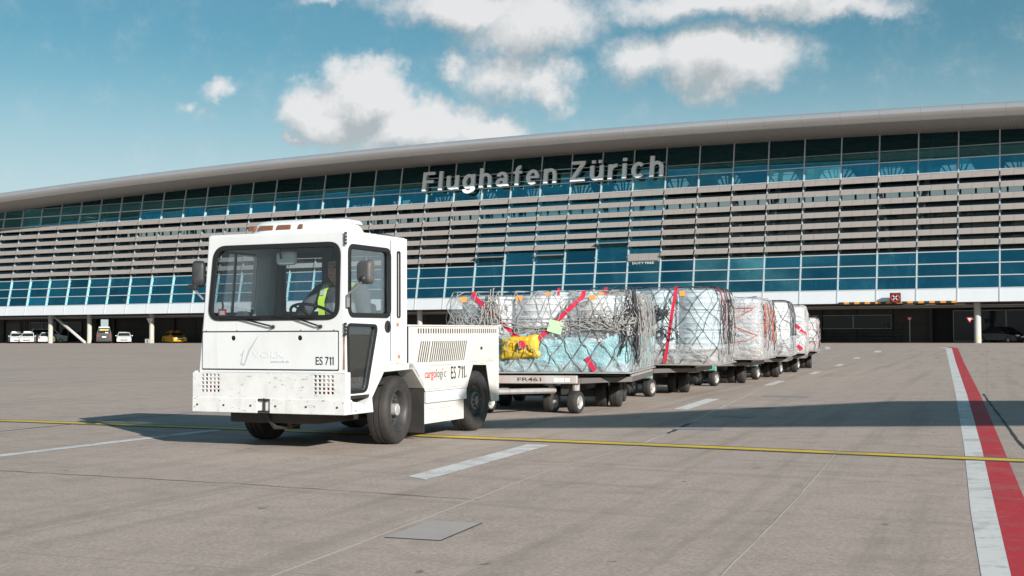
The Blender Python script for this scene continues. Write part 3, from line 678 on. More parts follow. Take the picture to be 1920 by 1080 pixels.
# clearance bar, lane signal, give-way signs
bar = empty('clearance_bar', (B0.x, B0.y, 0), BRZ, 'black and orange striped clearance bar along the bottom of the white fascia', 'barrier')
n = 22
for k in range(n):
    a = 31.05*S+k*(2.95*S)/n; MB().box(a, a+2.95*S/n-.002, -.24, -.165, ZS-.06, ZS+.12).build('stripe', MT['orange' if k % 2 else 'black'], bar)
sg = empty('lane_signal', (B0.x, B0.y, 0), BRZ, 'square black lane signal with red ring and white cross on the white fascia', 'signal')
cx, cz = 32.52*S, 4.14
MB().box(cx-.46, cx+.46, -.95, -.55, cz-.46, cz+.46).build('housing', MT['black'], sg, bevel=.02)
MB().tube([(cx+.36*math.cos(t*.2618), -.97, cz+.36*math.sin(t*.2618)) for t in range(24)], .05, 6, closed=True).build('ring', MT['ink_red'], sg)
for a in (45, 135):
    for s_ in (-1, 1):
        c_, s2 = math.cos(R(a))*s_, math.sin(R(a))*s_
        MB().tube([(cx+c_*.07, -.975, cz+s2*.07), (cx+c_*.27, -.975, cz+s2*.27)], .05, 6).build('cross_arm', MT['white'], sg)
MB().tube([(cx, -.55, cz), (cx, -.15, cz)], .06, 6).build('bracket', MT['rail'], sg)
def giveway(x, y, zc, r, label, back=False, pole=True):
    s = empty('give_way_sign', (B0.x, B0.y, 0), BRZ, label, 'sign', 'give way signs')
    tri = [(x-r, zc+r*.6), (x+r, zc+r*.6), (x, zc-r*1.1)]
    MB().panel(rpoly(tri, .06), (), .02, Matrix.Translation((0, y, 0)) @ XZ).build('plate', MT['plastic_grey' if back else 'ink_red'], s)
    if not back: MB().panel(rpoly(shrink(tri, .14), .04), (), .01, Matrix.Translation((0, y-.021, 0)) @ XZ).build('centre', MT['white'], s)
    if pole: MB().tube([(x, y+.08, 0), (x, y+.08, zc+r*.5)], .045, 8).build('pole', MT['galv'], s)
    else: MB().box(x-.1, x+.3, y+.03, y+.08, zc-.03, zc+.03).build('bracket', MT['galv'], s)
    return s
giveway(34.25*S, 1.1, 2.15, .30, 'red and white give way triangle beside the white column', pole=False)
giveway(32.55*S, 6.2, 2.3, .28, 'dim give way triangle on a pole in the dark passage below the lane signal')
giveway(6.98*S, .6, 2.85, .55, 'grey back of a triangular sign on a pole beside a white column', back=True)
b = empty('kerb_block', (B0.x, B0.y, 0), BRZ, 'grey concrete foot block at the base of the triangular sign pole', 'block')
MB().box(6.9*S-.3, 6.9*S+.6, .35, .85, 0, .55).build('block', MT['column'], b, bevel=.03); MB().box(6.9*S+.05, 6.9*S+.15, .33, .36, .02, .5).build('groove', MT['joint_dark'], b)

# ------------------------------------------------------------------ the tow tractor (local: x forward, y to its left, z up; origin under the front axle)
FW = Vector((-.402, -.915, 0)).normalized(); LFV = Vector((-FW.y, FW.x, 0))
TO = Vector((-1.074, 11.915, 0)) - LFV*.835
TRZ = math.atan2(FW.y, FW.x)
tug = empty('tow_tractor', TO, TRZ, 'scuffed white airport tow tractor with a boxy cab pulling the cargo train', 'tow tractor')
HW = .835
def P2(name, outer, holes, t, M, mat, parent=tug, off=0, bevel=0, smooth=False):
    return MB().panel(outer, holes, t, M).build(name, MT[mat] if isinstance(mat, str) else mat, parent, bevel=bevel, smooth=smooth)
def atx(x): return Matrix.Translation((x, 0, 0)) @ FRONT          # outline (y, z) in a plane facing forward
def aty(y):                                                       # the right-hand cab wall leans in a little towards the roof
    sh = Matrix.Identity(4)
    if y < 0 and LEAN_IN: sh[1][2] = .075; sh[1][3] = -.075*.70+.045
    return sh @ Matrix.Translation((0, y, 0)) @ LEFT
LEAN_IN = True
def aty_(y): return Matrix.Translation((0, y, 0)) @ LEFT           # outline (-x, z) in a plane facing left
def L(pts): return [(-x, z) for x, z in pts]                      # side outlines given as (x, z)
def ring(outer, k, t, M, name, mat, parent, bevel=0):
    return MB().panel(outer, [shrink(outer, k)], t, M).build(name, MT[mat], parent, bevel=bevel)
# front wall with windscreen opening; cab narrows a little to the roof
ws = rpoly([(-.668, 1.200), (.748, 1.200), (.764, 1.880), (-.600, 1.880)], .12, 6)
front_out = [(-.775, .70), (.815, .70), (.80, 1.985), (-.680, 1.985)]
cab = P2('cab_front', front_out, [ws], .05, atx(.945), 'paint', bevel=.012)
ring(shrink(ws, -.012), .045, .022, atx(.985), 'windscreen_gasket', 'gasket', cab, .006)
wsg = P2('windscreen', shrink(ws, .02), [], .006, atx(.972), 'cab_glass', cab)
# front hatch, proud of the wall, with keyholes
kh = [(-.386, 1.026), (.346, 1.026)]
def circ(cx, cy, r, n=14): return [(cx+r*math.cos(2*math.pi*k/n), cy+r*math.sin(2*math.pi*k/n)) for k in range(n)]
hatch = P2('front_hatch', rrect(-.735, .742, .742, 1.080, .008, 2), [circ(*c, .024) for c in kh], .008, atx(.997), 'paint', bevel=.003)
P2('hatch_seam', rrect(-.745, .752, .730, 1.092, .01, 2), [rrect(-.735, .742, .742, 1.080, .008, 2)], .0035, atx(.9935), 'plastic', hatch)
for c in kh: P2('keyhole', circ(c[0], c[1], .026), [], .006, atx(.994), 'dark', hatch)
# lettering and emblem on the hatch
fit_text('lettering', 'ES', MT['ink'], hatch, FRONT, .515, .590, .782, .857, 1.0055, .002, .01); fit_text('lettering', '7', MT['ink'], hatch, FRONT, .615, .653, .782, .857, 1.0055, .002, .01); ones('lettering', MT['ink'], hatch, FRONT, (.668, .694), .011, .782, .857, 1.0055)
def outline_text(name, s, mat, parent, M, x0, x1, y0, y1, lift):
    fit_text(name, s, MT[mat], parent, M, x0, x1, y0, y1, lift, .0016, .028)
    fit_text(name, s, MT['paint'], parent, M, x0+.006, x1-.006, y0+.006, y1-.006, lift+.0008, .0016, .0)
outline_text('emblem_lettering', 'VOLK', 'ink_faint', hatch, FRONT, -.175, .185, .842, .902, 1.0055)
fit_text('web_lettering', 'www.volk.de', MT['ink_grey'], hatch, FRONT, .030, .228, .800, .822, 1.0055, .002)
MB().panel([(-.315,.862),(-.295,.862),(-.262,.925),(-.256,.925),(-.288,.800),(-.262,.790),(-.215,.915),(-.110,1.045),(-.105,1.040),(-.195,.905),(-.252,.775),(-.275,.772),(-.305,.785),(-.278,.885)], (), .002, Matrix.Translation((1.0055, 0, 0)) @ FRONT).build('emblem', MT['ink_pale'], hatch)
# bumper: plate with two lamp grilles, wear strips, towing jaw
def grid_holes(x0, x1, z0, z1, nx, nz, g):
    hs = []; cw = (x1-x0-g*(nx-1))/nx; ch = (z1-z0-g*(nz-1))/nz
    for a in range(nx):
        for c in range(nz): hs.append([(x0+a*(cw+g), z0+c*(ch+g)), (x0+a*(cw+g)+cw, z0+c*(ch+g)), (x0+a*(cw+g)+cw, z0+c*(ch+g)+ch), (x0+a*(cw+g), z0+c*(ch+g)+ch)])
    return hs
gA = grid_holes(-.735, -.530, .525, .695, 5, 5, .014); gB = grid_holes(.505, .715, .522, .692, 5, 5, .014)
bump_ = P2('bumper', [(-HW, .470), (HW, .470), (HW, .706), (-HW, .706)], gA+gB, .014, atx(1.006), 'paint_worn')
MB().box(.90, 1.006, -HW, HW, .340, .470).build('bumper_beam', MT['paint_worn'], bump_, bevel=.006)
for y0, y1 in ((-HW, -.100), (.035, HW)):
    st = MB().box(1.0065, 1.028, y0, y1, .338, .474).build('wear_strip', MT['paint_worn'], bump_, bevel=.005)
    for k in range(3):
        yy = y0+(y1-y0)*(.08+.41*k); MB().lathe([(0, .006), (.009, .005), (.011, 0)], 8, Matrix.Translation((1.0281, yy, .405)) @ Matrix.Rotation(R(90), 4, 'Y')).build('bolt', MT['steel_dark'], st)
jaw = MB(); jaw.box(.97, 1.03, -.095, .030, .345, .362); jaw.box(.97, 1.03, -.095, .030, .452, .468); jaw.box(.965, .972, -.095, .030, .362, .452)
jaw.build('towing_jaw', MT['steel_dark'], tug, bevel=.004)
MB().tube([(1.012, -.033, .345), (1.012, -.033, .475)], .012, 8).build('jaw_pin', MT['steel_dark'], tug)
for s_, (a, c) in ((-1, (-.735, -.530)), (1, (.505, .715))):
    MB().box(.945, .958, a-.03, c+.03, .50, .73).build('lamp_recess', MT['plastic_grey'], tug)
    yc = (a+c)/2+.025; hl = MB().lathe([(0, .055), (.05, .05), (.085, .03), (.092, 0), (.092, -.05)], 20, Matrix.Translation((.948, yc, .645)) @ Matrix.Rotation(R(90), 4, 'Y')).build('headlight', MT['lamp_clear'], tug, smooth=True)
    MB().tube([(.985, yc+.095*math.cos(R(t)), .645+.095*math.sin(R(t))) for t in range(20, 165, 12)], .008, 6).build('headlight_rim', MT['gasket'], hl)
    MB().box(.985, .996, yc-.045, yc+.04, .525, .59).build('reflector', MT['red_lens'], tug)
# sides
SIDE = [(.995, .705), (.995, .70), (.975, 1.985), (-.144, 1.985), (-.144, .752), (.30, .752), (.42, .69), (.47, .58), (.50, .505), (.945, .505), (.995, .52)]
uw = rrect(.200, .950, 1.222, 1.862, .07, 5)                     # (x, z)
lw = rpoly([(.975, 1.150), (.440, 1.140), (.640, .535), (.950, .533)], .06, 4)
slit = rrect(.012, .052, 1.225, 1.845, .006, 2)
for sgn in (1, -1):
    out = L(SIDE); hs = [L(uw), L(lw)] + ([L(slit)] if sgn > 0 else [L(slit)])
    y = HW-.042 if sgn > 0 else -HW+.012
    sd = P2('cab_side', out, hs, .03, aty(y), 'paint', bevel=.006)
    face = y+.03 if sgn > 0 else y-.014
    ring(L(shrink(uw, -.012)), .042, .016, aty(face-.002), 'window_gasket', 'gasket', sd, .004)
    P2('side_window', shrink(L(uw), .02), [], .005, aty(y+.014), 'cab_glass_side', sd)
    ring(L(shrink(lw, -.01)), .028, .014, aty(face-.002), 'door_window_gasket', 'gasket', sd, .004)
    P2('door_window', shrink(L(lw), .012), [], .005, aty(y+.012), 'door_glass', sd)
    P2('slit_window', L(slit), [], .005, aty(y+.012), 'cab_glass_side', sd)
    ring(L(shrink(slit, -.012)), .014, .010, aty(face), 'slit_gasket', 'gasket', sd)
    P2('window_divider', [(-.575, 1.23), (-.555, 1.23), (-.555, 1.86), (-.575, 1.86)], [], .02, aty(y), 'gasket', sd) if sgn < 0 else None
    if sgn > 0:
        MB().box(.185, .195, face, face+.004, .80, 1.95).build('door_seam', MT['plastic_grey'], sd)
        pv = grid_holes(-.945, -.665, .545, .655, 15, 6, .007)
        P2('kick_plate', [(-.96, .53), (-.655, .53), (-.63, .665), (-.96, .665)], pv, .004, aty(y-.006), 'paint_worn', sd)
        MB().lathe([(0, .012), (.045, .012), (.058, .006), (.06, 0)], 20, Matrix.Translation((.240, face, 1.128)) @ Matrix.Rotation(R(-90), 4, 'X')).build('door_latch', MT['plastic'], sd, smooth='auto')
        MB().box(.225, .255, face+.012, face+.022, 1.085, 1.165).build('latch_grip', MT['gasket'], sd)
        for xx, zz in ((.055, 1.150), (.030, .842)): MB().box(xx-.014, xx+.016, face, face+.014, zz-.016, zz+.014).build('marker_lamp', MT['amber'], sd, bevel=.004)
        for zz in (1.05, 1.86):
            b = MB()
            for k in range(4): b.tube([(1.005, face+.004, zz+.03*k), (1.005, face+.004, zz+.03*k+.022)], .013, 8)
            b.build('hinge', MT['steel_dark'], sd)
    MB().box(-.08, .22, face if sgn > 0 else face+.01, (face+.006) if sgn > 0 else face+.016, .74, .765).build('body_seam', MT['plastic_grey'], sd)
for sgn in (1, -1):      # dark lining inside the cab
    P2('cab_lining', L([(.93, .72), (.93, 1.95), (-.11, 1.95), (-.11, .78), (.30, .78)]), [L(shrink(uw, -.01)), L(slit)], .006, aty(.778 if sgn > 0 else -.800), 'cab_inside')
P2('cab_back_lining', [(-.74, .78), (.77, .78), (.76, 1.94), (-.66, 1.94)], [rrect(-.60, .60, 1.24, 1.87, .07, 5)], .006, atx(-.113), 'cab_inside')
P2('screen_lining', [(-.74, 1.0), (.78, 1.0), (.76, 1.94), (-.655, 1.94)], [ws], .006, atx(.937), 'cab_inside')
# back wall with window, roof, air-conditioning pod
rw = rrect(-.60, .60, 1.24, 1.87, .07, 5)
bk = P2('cab_back', [(-.77, .75), (.80, .75), (.79, 1.985), (-.685, 1.985)], [rw], .03, atx(-.144), 'paint')
ring(shrink(rw, -.01), .05, .02, atx(-.118), 'rear_gasket', 'gasket', bk); P2('rear_window', shrink(rw, .015), [], .005, atx(-.13), 'cab_glass_side', bk)
MB().hexa([(-.150, -.705, 1.955), (.985, -.705, 1.955), (.985, .825, 1.955), (-.150, .825, 1.955), (-.150, -.675, 1.998), (.975, -.675, 1.998), (.975, .80, 1.998), (-.150, .80, 1.998)]).build('roof', MT['paint'], tug, bevel=.015, seg=3)
MB().box(-.05, .93, -.66, .76, 1.935, 1.952).build('headliner', MT['cab_inside'], tug)
def pod(x0, x1, y0, y1, z0, rows, name, mat, parent):
    b = MB(); cx, cy = (x0+x1)/2, (y0+y1)/2; n = 40; vs = []; fs = []
    for (k, z) in rows:
        for a in range(n):
            t = 2*math.pi*a/n; c, s_ = math.cos(t), math.sin(t); e = .42
            vs.append((cx+(x1-x0)/2*k*math.copysign(abs(c)**e, c), cy+(y1-y0)/2*(1-(1-k)*.6)*math.copysign(abs(s_)**e, s_), z0+z))
    for r in range(len(rows)-1):
        for a in range(n): fs.append((r*n+a, r*n+(a+1) % n, (r+1)*n+(a+1) % n, (r+1)*n+a))
    fs.append(tuple((len(rows)-1)*n+a for a in range(n))); b.add(vs, fs); return b.build(name, MT[mat], parent, smooth=True)
ac = pod(.18, .93, -.33, .62, 1.998, [(1.0, 0), (1.0, .02), (.97, .04), (.90, .085), (.78, .118), (.55, .132)], 'cooling_pod', 'paint', tug)
pod(.22, .60, .12, .58, 2.10, [(1, 0), (.98, .02), (.88, .038), (.6, .045)], 'pod_cap', 'paint', ac)
for y0, y1 in ((-.29, -.205), (-.175, -.005), (.025, .19), (.26, .32)):
    zt = .052 if y0 < .2 else .03; zb = .022 if y0 < .2 else .045
    MB().hexa([(.90, y0, 2.024), (.934, y0, 2.024), (.934, y1, 2.024), (.90, y1, 2.024), (.86, y0+.008, 2.072), (.912, y0+.008, 2.072), (.912, y1-.012, 2.072), (.86, y1-.012, 2.072)]).build('pod_vent', MT['vent_amber'], ac, bevel=.008)
b = MB(); b.tube([(-.02, .55, 2.0), (-.01, .56, 2.03), (-.05, .62, 2.035), (-.10, .66, 2.02), (-.12, .70, 2.0)], .012, 6); b.tube([(-.05, .25, 2.0), (-.05, .33, 2.02), (-.08, .45, 2.02), (-.1, .5, 2.0)], .014, 6)
b.build('roof_hose', MT['plastic'], tug, smooth=True)
LEAN_IN = False
# fender, step and wheel arch of the front wheels
for sgn in (1, -1):
    y0, y1 = (HW-.20, HW) if sgn > 0 else (-HW, -HW+.20)
    arch = [(1.0, .338), (.52, .338), (.545, .470), (.325, .700), (-.245, .712), (-.480, .512), (-.480, .56), (-.235, .775), (.10, .775), (.345, .765), (.50, .60), (.585, .470), (.66, .420), (1.0, .470)]
    fe = P2('fender', L(arch), [], .20, aty(y0), 'paint_worn', bevel=.008)
    MB().box(.93, 1.005, y1-.03 if sgn > 0 else y0, y1+.002 if sgn > 0 else y0+.03, .338, .72).build('bumper_end', MT['paint_worn'], fe, bevel=.008)
    MB().box(.55, .99, y0+.005, y1-.02, .475, .500).build('step', MT['steel_dark'], fe)
    MB().box(-.50, -.485, y0-.02, y1-.01, .07, .62).build('mudflap', MT['rubber'], fe)
    if sgn > 0: MB().box(.0, .09, y1-.06, y1+.002, .777, .783).build('yellow_label', MT['yellow'], fe)
# engine box behind the cab
slots = [[(.345+k*.0545, 1.062), (.345+k*.0545+.032, 1.062), (.345+k*.0545+.032, 1.112), (.345+k*.0545, 1.112)] for k in range(35)]
for k in range(23):
    x = .335+k*.046+(.02 if k > 4 else 0)
    w = .029; zb, zt = .775, .985; sl_ = .075
    slots.append([(x, zb), (x+w, zb), (x+w+sl_, zt), (x+sl_, zt)])
BOX = [(-.160, 1.130), (-2.288, 1.130), (-2.288, .300), (-2.105, .300), (-2.075, .330), (-1.955, .712), (-1.610, .722), (-1.455, .480), (-.505, .480), (-.480, .515), (-.255, .712), (-.160, .715)]
for sgn in (1, -1):
    y = HW-.025 if sgn > 0 else -HW
    sidep = P2('engine_side', L(BOX)[::-1], slots if sgn > 0 else [], .006 if sgn > 0 else .025, aty(y+(.019 if sgn > 0 else 0)), 'box_paint')
    st = P2('rubbing_strip', [(.515, .365), (1.432, .365), (1.432, .476), (.515, .476)], [], .03, aty(y+(.004 if sgn > 0 else -.008)), 'alu', sidep, bevel=.004)
    sk = P2('battery_skirt', [(.508, .155), (1.412, .155), (1.412, .362), (.508, .362)], [], .04, aty(y-(.03 if sgn > 0 else -.03)), 'box_paint', sidep, bevel=.005)
    if sgn > 0:
        yy = y+.0255
        for x0 in (1.475, 1.905):
            lp = P2('vent_cover', rrect(x0, x0+.245, .755, .995, .006, 2), [], .008, aty(yy), 'box_paint', sidep, bevel=.002)
            for a in range(5):
                for c in range(9): MB().box(-(x0+.018+a*.045)-.034, -(x0+.018+a*.045), yy+.008, yy+.013, .772+c*.024, .780+c*.024).build('vent_louver', MT['box_paint'], lp)
        P2('catch_plate', [(1.735, .80), (1.875, .80), (1.875, .99), (1.735, .99)], [], .004, aty(yy), 'box_paint', sidep)
        MB().box(-1.825, -1.79, yy+.004, yy+.014, .885, .915).build('catch', MT['plastic'], sidep)
        # lettering
        fit_text('red_lettering', 'cargo', MT['ink_red'], sidep, LEFT, .490, .735, .585, .672, yy-.001, .002, .012)
        fit_text('lettering', 'log', MT['ink'], sidep, LEFT, .742, .868, .585, .700, yy-.001, .002, 0)
        fit_text('lettering', 'c', MT['ink'], sidep, LEFT, .918, .962, .612, .672, yy-.001, .002, 0)
        MB().box(-.892, -.880, yy-.001, yy+.001, .612, .668).build('lettering', MT['ink'], sidep); MB().box(-.895, -.879, yy-.001, yy+.001, .684, .700).build('red_lettering', MT['ink_red'], sidep)
        fit_text('number_lettering', 'ES', MT['ink'], sidep, LEFT, 1.075, 1.195, .585, .718, yy-.001, .002, .01)
        fit_text('number_lettering', '7', MT['ink'], sidep, LEFT, 1.240, 1.312, .585, .718, yy-.001, .002, .012); ones('number_lettering', MT['ink'], sidep, LEFT, (1.335, 1.385), .02, .585, .718, yy)
        MB().box(-1.455, -1.415, yy-.001, yy+.001, .598, .610).build('scuff_mark', MT['ink'], sidep); MB().box(-1.02, -.96, yy-.001, yy+.0005, .648, .653).build('scuff_mark', MT['ink_grey'], sidep)
        for x0, x1, z in ((.52,.90,.498),(.95,1.35,.502),(.60,1.1,.735),(.55,.75,.30),(.80,1.12,.297)): MB().box(-x1, -x0, yy-.001 if z > .4 else y+.0095, yy+.0006 if z > .4 else y+.0106, z, z+.005).build('scratch', MT['ink_grey'], sidep)
        MB().box(-1.87, -1.80, yy, yy+.001, .727, .738).build('yellow_label', MT['yellow'], sidep)
for k in range(35): pass
MB().box(-2.27, -.17, -HW+.04, HW-.03, .74, 1.12).build('slot_shade_box', MT['dark'], tug)  # black box stands in for the shade seen through the slots
MB().box(-2.289, -.158, -HW+.001, HW-.001, 1.131, 1.150).build('engine_lid', MT['box_paint'], tug, bevel=.008)
MB().box(-2.289, -2.262, -HW+.026, HW-.026, .30, 1.129).build('engine_back', MT['box_paint'], tug)
MB().box(-.159, -.147, -HW+.03, HW-.03, .70, 1.129).build('engine_front', MT['box_paint'], tug)
rl = MB().box(-1.35, -.20, -.72, -.69, 1.152, 1.188).build('red_rail', MT['red'], tug); MB().box(-1.80, -1.352, -.72, -.69, 1.152, 1.188).build('rail_end', MT['white'], rl)
MB().box(-.165, -.14, HW-.10, HW-.04, 1.06, 1.10).build('box_catch', MT['plastic'], tug)
MB().box(-2.20, .90, -.50, .50, .24, .56).build('chassis', MT['steel_dark'], tug, bevel=.02)
MB().box(-.11, .11, -.72, .72, .27, .38).build('front_axle', MT['steel_dark'], tug); MB().box(-1.85, -1.63, -.70, .70, .26, .40).build('rear_axle', MT['steel_dark'], tug)
b = MB(); b.tube([(.93, -.08, .34), (.86, -.02, .20), (.80, .10, .20), (.90, .16, .34)], .025, 6); b.tube([(.80, .03, .20), (.25, .03, .26)], .03, 6); b.build('skid_hoop', MT['steel_dark'], tug)
MB().box(-2.36, -2.29, -.10, .10, .34, .52).build('rear_hitch', MT['steel_dark'], tug, bevel=.008)
# wheels
def tug_wheel(x, y, sgn, steer=0, rear=False):
    w = empty('wheel', (x, y, .329), 0); w.parent = tug; w.rotation_euler = (0, 0, R(steer))
    M = Matrix.Rotation(R(-90*sgn), 4, 'X')       # lathe axis z -> +/-y (outward)
    tp = [(.20, -.02), (.215, .0), (.27, .012), (.305, .006), (.322, -.012), (.328, -.035), (.328, -.072), (.319, -.074), (.319, -.082), (.328, -.084), (.328, -.124), (.319, -.126), (.319, -.134), (.328, -.136), (.328, -.17), (.320, -.195), (.28, -.21), (.20, -.20)]
    MB().lathe(tp, 56, M, True).build('tyre', MT['rubber'], w, smooth='auto')
    rm = MB().lathe([(.212, -.002), (.205, .004), (.19, -.004), (.178, -.02), (.168, -.07), (.12, -.085), (.06, -.08), (0, -.08)] if not rear else [(.212, -.002), (.205, .004), (.192, -.004), (.18, -.025), (.172, -.05), (.15, -.06), (0, -.06)], 40, M).build('rim', MT['rim_dark'], w, smooth='auto')
    hub = MB().lathe([(.058, -.085), (.058, -.02), (.050, -.012), (0, -.012)] if not rear else [(.098, -.06), (.098, -.022), (.085, -.012), (.05, -.012), (.046, 0), (0, 0)], 20, M).build('hub', MT['rim' if not rear else 'plastic_grey'], w, smooth='auto')
    for k in range(8):
        a = R(45*k+12); r = .105 if not rear else .068
        MB().lathe([(.013, 0), (.013, .022), (.008, .026), (0, .026)], 6, M @ Matrix.Translation((r*math.cos(a), r*math.sin(a), -.084 if not rear else -.013))).build('wheel_nut', MT['nut'], w)
for x, rear in ((0, False), (-1.742, True)):
    for sgn in (1, -1): tug_wheel(x, sgn*(HW-.02), sgn, 6 if not rear else 0, rear)
MT['rust'] = worn('rust run', (.30,.13,.07), .8, 0, (.42,.30,.22), .8, 9)
MB().panel([(-.012, .74), (.010, .74), (.006, .95), (.012, 1.06), (-.010, 1.06), (-.006, .90)], (), .0012, Matrix.Translation((.9955, .805, 0)) @ FRONT).build('rust_run', MT['rust'], tug)
for yy in (-.70, -.35, 0, .35, .70):
    for zz in (1.095, .735): MB().lathe([(0, .004), (.006, .003), (.008, 0)], 8, Matrix.Translation((.9955, yy, zz)) @ Matrix.Rotation(R(90), 4, 'Y')).build('rivet', MT['plastic_grey'], tug)
# wipers, mirrors, cab fittings
for (y0, z0, y1, z1) in ((-.30, 1.195, .055, 1.128), (.28, 1.20, .565, 1.128)):
    wp = MB().tube([(1.006, y1, z1), (1.024, y1-.03, z1+.012), (1.022, (y0+y1)/2, (z0+z1)/2+.01), (1.018, y0, z0+.012)], .008, 6).build('wiper', MT['gasket'], tug, smooth=True)
    MB().tube([(1.014, y0-.22, z0+.025), (1.014, y0, z0+.012), (1.014, y0+.22, z0+.01)], .009, 6).build('wiper_blade', MT['gasket'], wp)
    MB().lathe([(0, .02), (.016, .018), (.018, 0)], 10, Matrix.Translation((.999, y1, z1)) @ Matrix.Rotation(R(90), 4, 'Y')).build('wiper_pivot', MT['plastic'], wp)
mir = pod(-.5, .5, -.5, .5, 0, [(1, 0), (1, .3), (.93, .6), (.8, .9), (.5, 1)], 'door_mirror', 'mirror_shell', tug)
mir.matrix_local = Matrix.Translation((.985, 1.045, 1.610)) @ Matrix.Rotation(R(-14), 4, 'Z') @ Matrix.Rotation(R(90), 4, 'Y') @ Matrix.Diagonal((.215, .165, .075, 1))
MB().tube([(.99, .845, 1.375), (1.01, .865, 1.42), (1.02, .95, 1.475), (1.04, 1.035, 1.545)], .010, 8).build('mirror_arm', MT['chrome'], tug, smooth=True)
MB().tube([(.99, .845, 1.30), (.99, .845, 1.40)], .016, 8).build('mirror_clamp', MT['chrome'], tug)
MB().lathe([(0, .03), (.026, .026), (.032, 0)], 14, Matrix.Translation((1.045, 1.035, 1.548)) @ Matrix.Rotation(R(90), 4, 'Y')).build('mirror_joint', MT['plastic'], tug, smooth=True)
mir2 = pod(-.5, .5, -.5, .5, 0, [(1, 0), (1, .3), (.93, .6), (.8, .9), (.5, 1)], 'door_mirror', 'plastic', tug)
mir2.matrix_local = Matrix.Translation((.96, -.815, 1.635)) @ Matrix.Rotation(R(28), 4, 'Z') @ Matrix.Rotation(R(90), 4, 'Y') @ Matrix.Diagonal((.25, .125, .075, 1))
MB().tube([(.99, -.74, 1.39), (1.01, -.80, 1.46), (1.01, -.85, 1.50)], .012, 8).build('mirror_arm', MT['chrome'], tug); MB().box(.98, 1.04, -.89, -.80, 1.485, 1.535).build('mirror_joint', MT['plastic'], tug, bevel=.01)
im = pod(-.5, .5, -.5, .5, 0, [(1, 0), (1, .3), (.93, .6), (.8, .9), (.5, 1)], 'cab_mirror', 'white', tug)
im.matrix_local = Matrix.Translation((.80, .070, 1.770)) @ Matrix.Rotation(R(90), 4, 'Y') @ Matrix.Diagonal((.135, .215, .04, 1))
MB().tube([(.86, .04, 1.76), (.87, .03, 1.85), (.85, .03, 1.94)], .010, 6).build('cab_mirror_stalk', MT['plastic'], tug)
MB().hexa([(.62, -.74, .76), (.94, -.74, .76), (.94, .76, .76), (.62, .76, .76), (.70, -.74, 1.165), (.94, -.74, 1.185), (.94, .76, 1.185), (.70, .76, 1.165)]).build('dashboard', MT['plastic'], tug, bevel=.02)
MB().hexa([(.72, -.52, 1.18), (.86, -.52, 1.18), (.86, -.38, 1.18), (.72, -.38, 1.18), (.74, -.49, 1.28), (.80, -.49, 1.28), (.80, -.41, 1.28), (.74, -.41, 1.28)]).build('display_box', MT['plastic_grey'], tug, bevel=.006)
lab = MB().box(.966, .969, -.585, -.495, 1.235, 1.300).build('screen_sticker', MT['ink_red'], wsg); MB().box(.9692, .9705, -.570, -.512, 1.245, 1.282).build('sticker_field', MT['white'], lab)
MB().tube([(.93, -.615, 1.24), (.93, -.575, 1.26), (.93, -.56, 1.33), (.93, -.575, 1.40), (.93, -.62, 1.42)], .010, 8).build('grab_handle', MT['plastic'], tug, smooth=True)
MB().box(-.10, -.06, -.10, .02, .80, 1.93).build('cab_post', MT['plastic'], tug)
MB().box(-.05, .50, .02, .55, .62, .86).build('driver_seat', MT['plastic'], tug, bevel=.05, seg=3); MB().box(-.09, .02, .04, .53, .84, 1.36).build('seat_back', MT['plastic'], tug, bevel=.04, seg=3)
MB().box(-.12, .90, -.78, .78, .58, .62).build('cab_floor', MT['steel_dark'], tug)
swc = Vector((.60, .235, 1.235)); SWM = Matrix.Translation(swc) @ Matrix.Rotation(R(-28), 4, 'Y')
b = MB(); b.tube([SWM @ Vector((.225*math.cos(2*math.pi*k/36), .225*math.sin(2*math.pi*k/36), 0)) for k in range(36)], .014, 8, closed=True)
sw = b.build('steering_wheel', MT['gasket'], tug, smooth=True)
for a in (90, 210, 330): MB().tube([SWM @ Vector((0, 0, -.03)), SWM @ Vector((.22*math.cos(R(a)), .22*math.sin(R(a)), 0))], .011, 6).build('spoke', MT['gasket'], sw)
MB().tube([SWM @ Vector((0, 0, 0)), SWM @ Vector((0, 0, -.35))], .03, 10).build('steering_column', MT['plastic'], tug)

# ------------------------------------------------------------------ the driver (same local axes as the tractor)
MT['skin'] = M_('skin', (.52,.30,.23), .55); MT['jacket'] = worn('charcoal jacket', (.06,.065,.072), .85, 0, (.12,.125,.13), .5, 6); MT['jacket_grey'] = M_('grey jacket panel', (.24,.25,.26), .85)
MT['hair'] = M_('dark hair', (.018,.014,.012), .7); MT['hivis'] = M_('fluorescent yellow', (.60,.80,.06), .7); MT['trousers'] = M_('dark trousers', (.03,.032,.04), .85)
MT['reflective'] = M_('silver reflective tape', (.55,.56,.57), .4); MT['eye'] = M_('eye', (.02,.015,.012), .3); MT['lips'] = M_('lips', (.40,.17,.15), .5)
def blob(b, c, r, n=14):
    vs = []; fs = []; c = Vector(c); r = Vector(r) if not isinstance(r, (int, float)) else Vector((r, r, r))
    for i in range(n+1):
        t = math.pi*i/n
        for k in range(n): a = 2*math.pi*k/n; vs.append((c.x+r.x*math.sin(t)*math.cos(a), c.y+r.y*math.sin(t)*math.sin(a), c.z+r.z*math.cos(t)))
    for i in range(n):
        for k in range(n): fs.append((i*n+k, i*n+(k+1) % n, (i+1)*n+(k+1) % n, (i+1)*n+k))
    b.add(vs, fs)
def limb(b, pts, rs, n=12):
    b.tube(pts, rs, n)
    for p, r in zip(pts, rs): blob(b, p, r, 10)
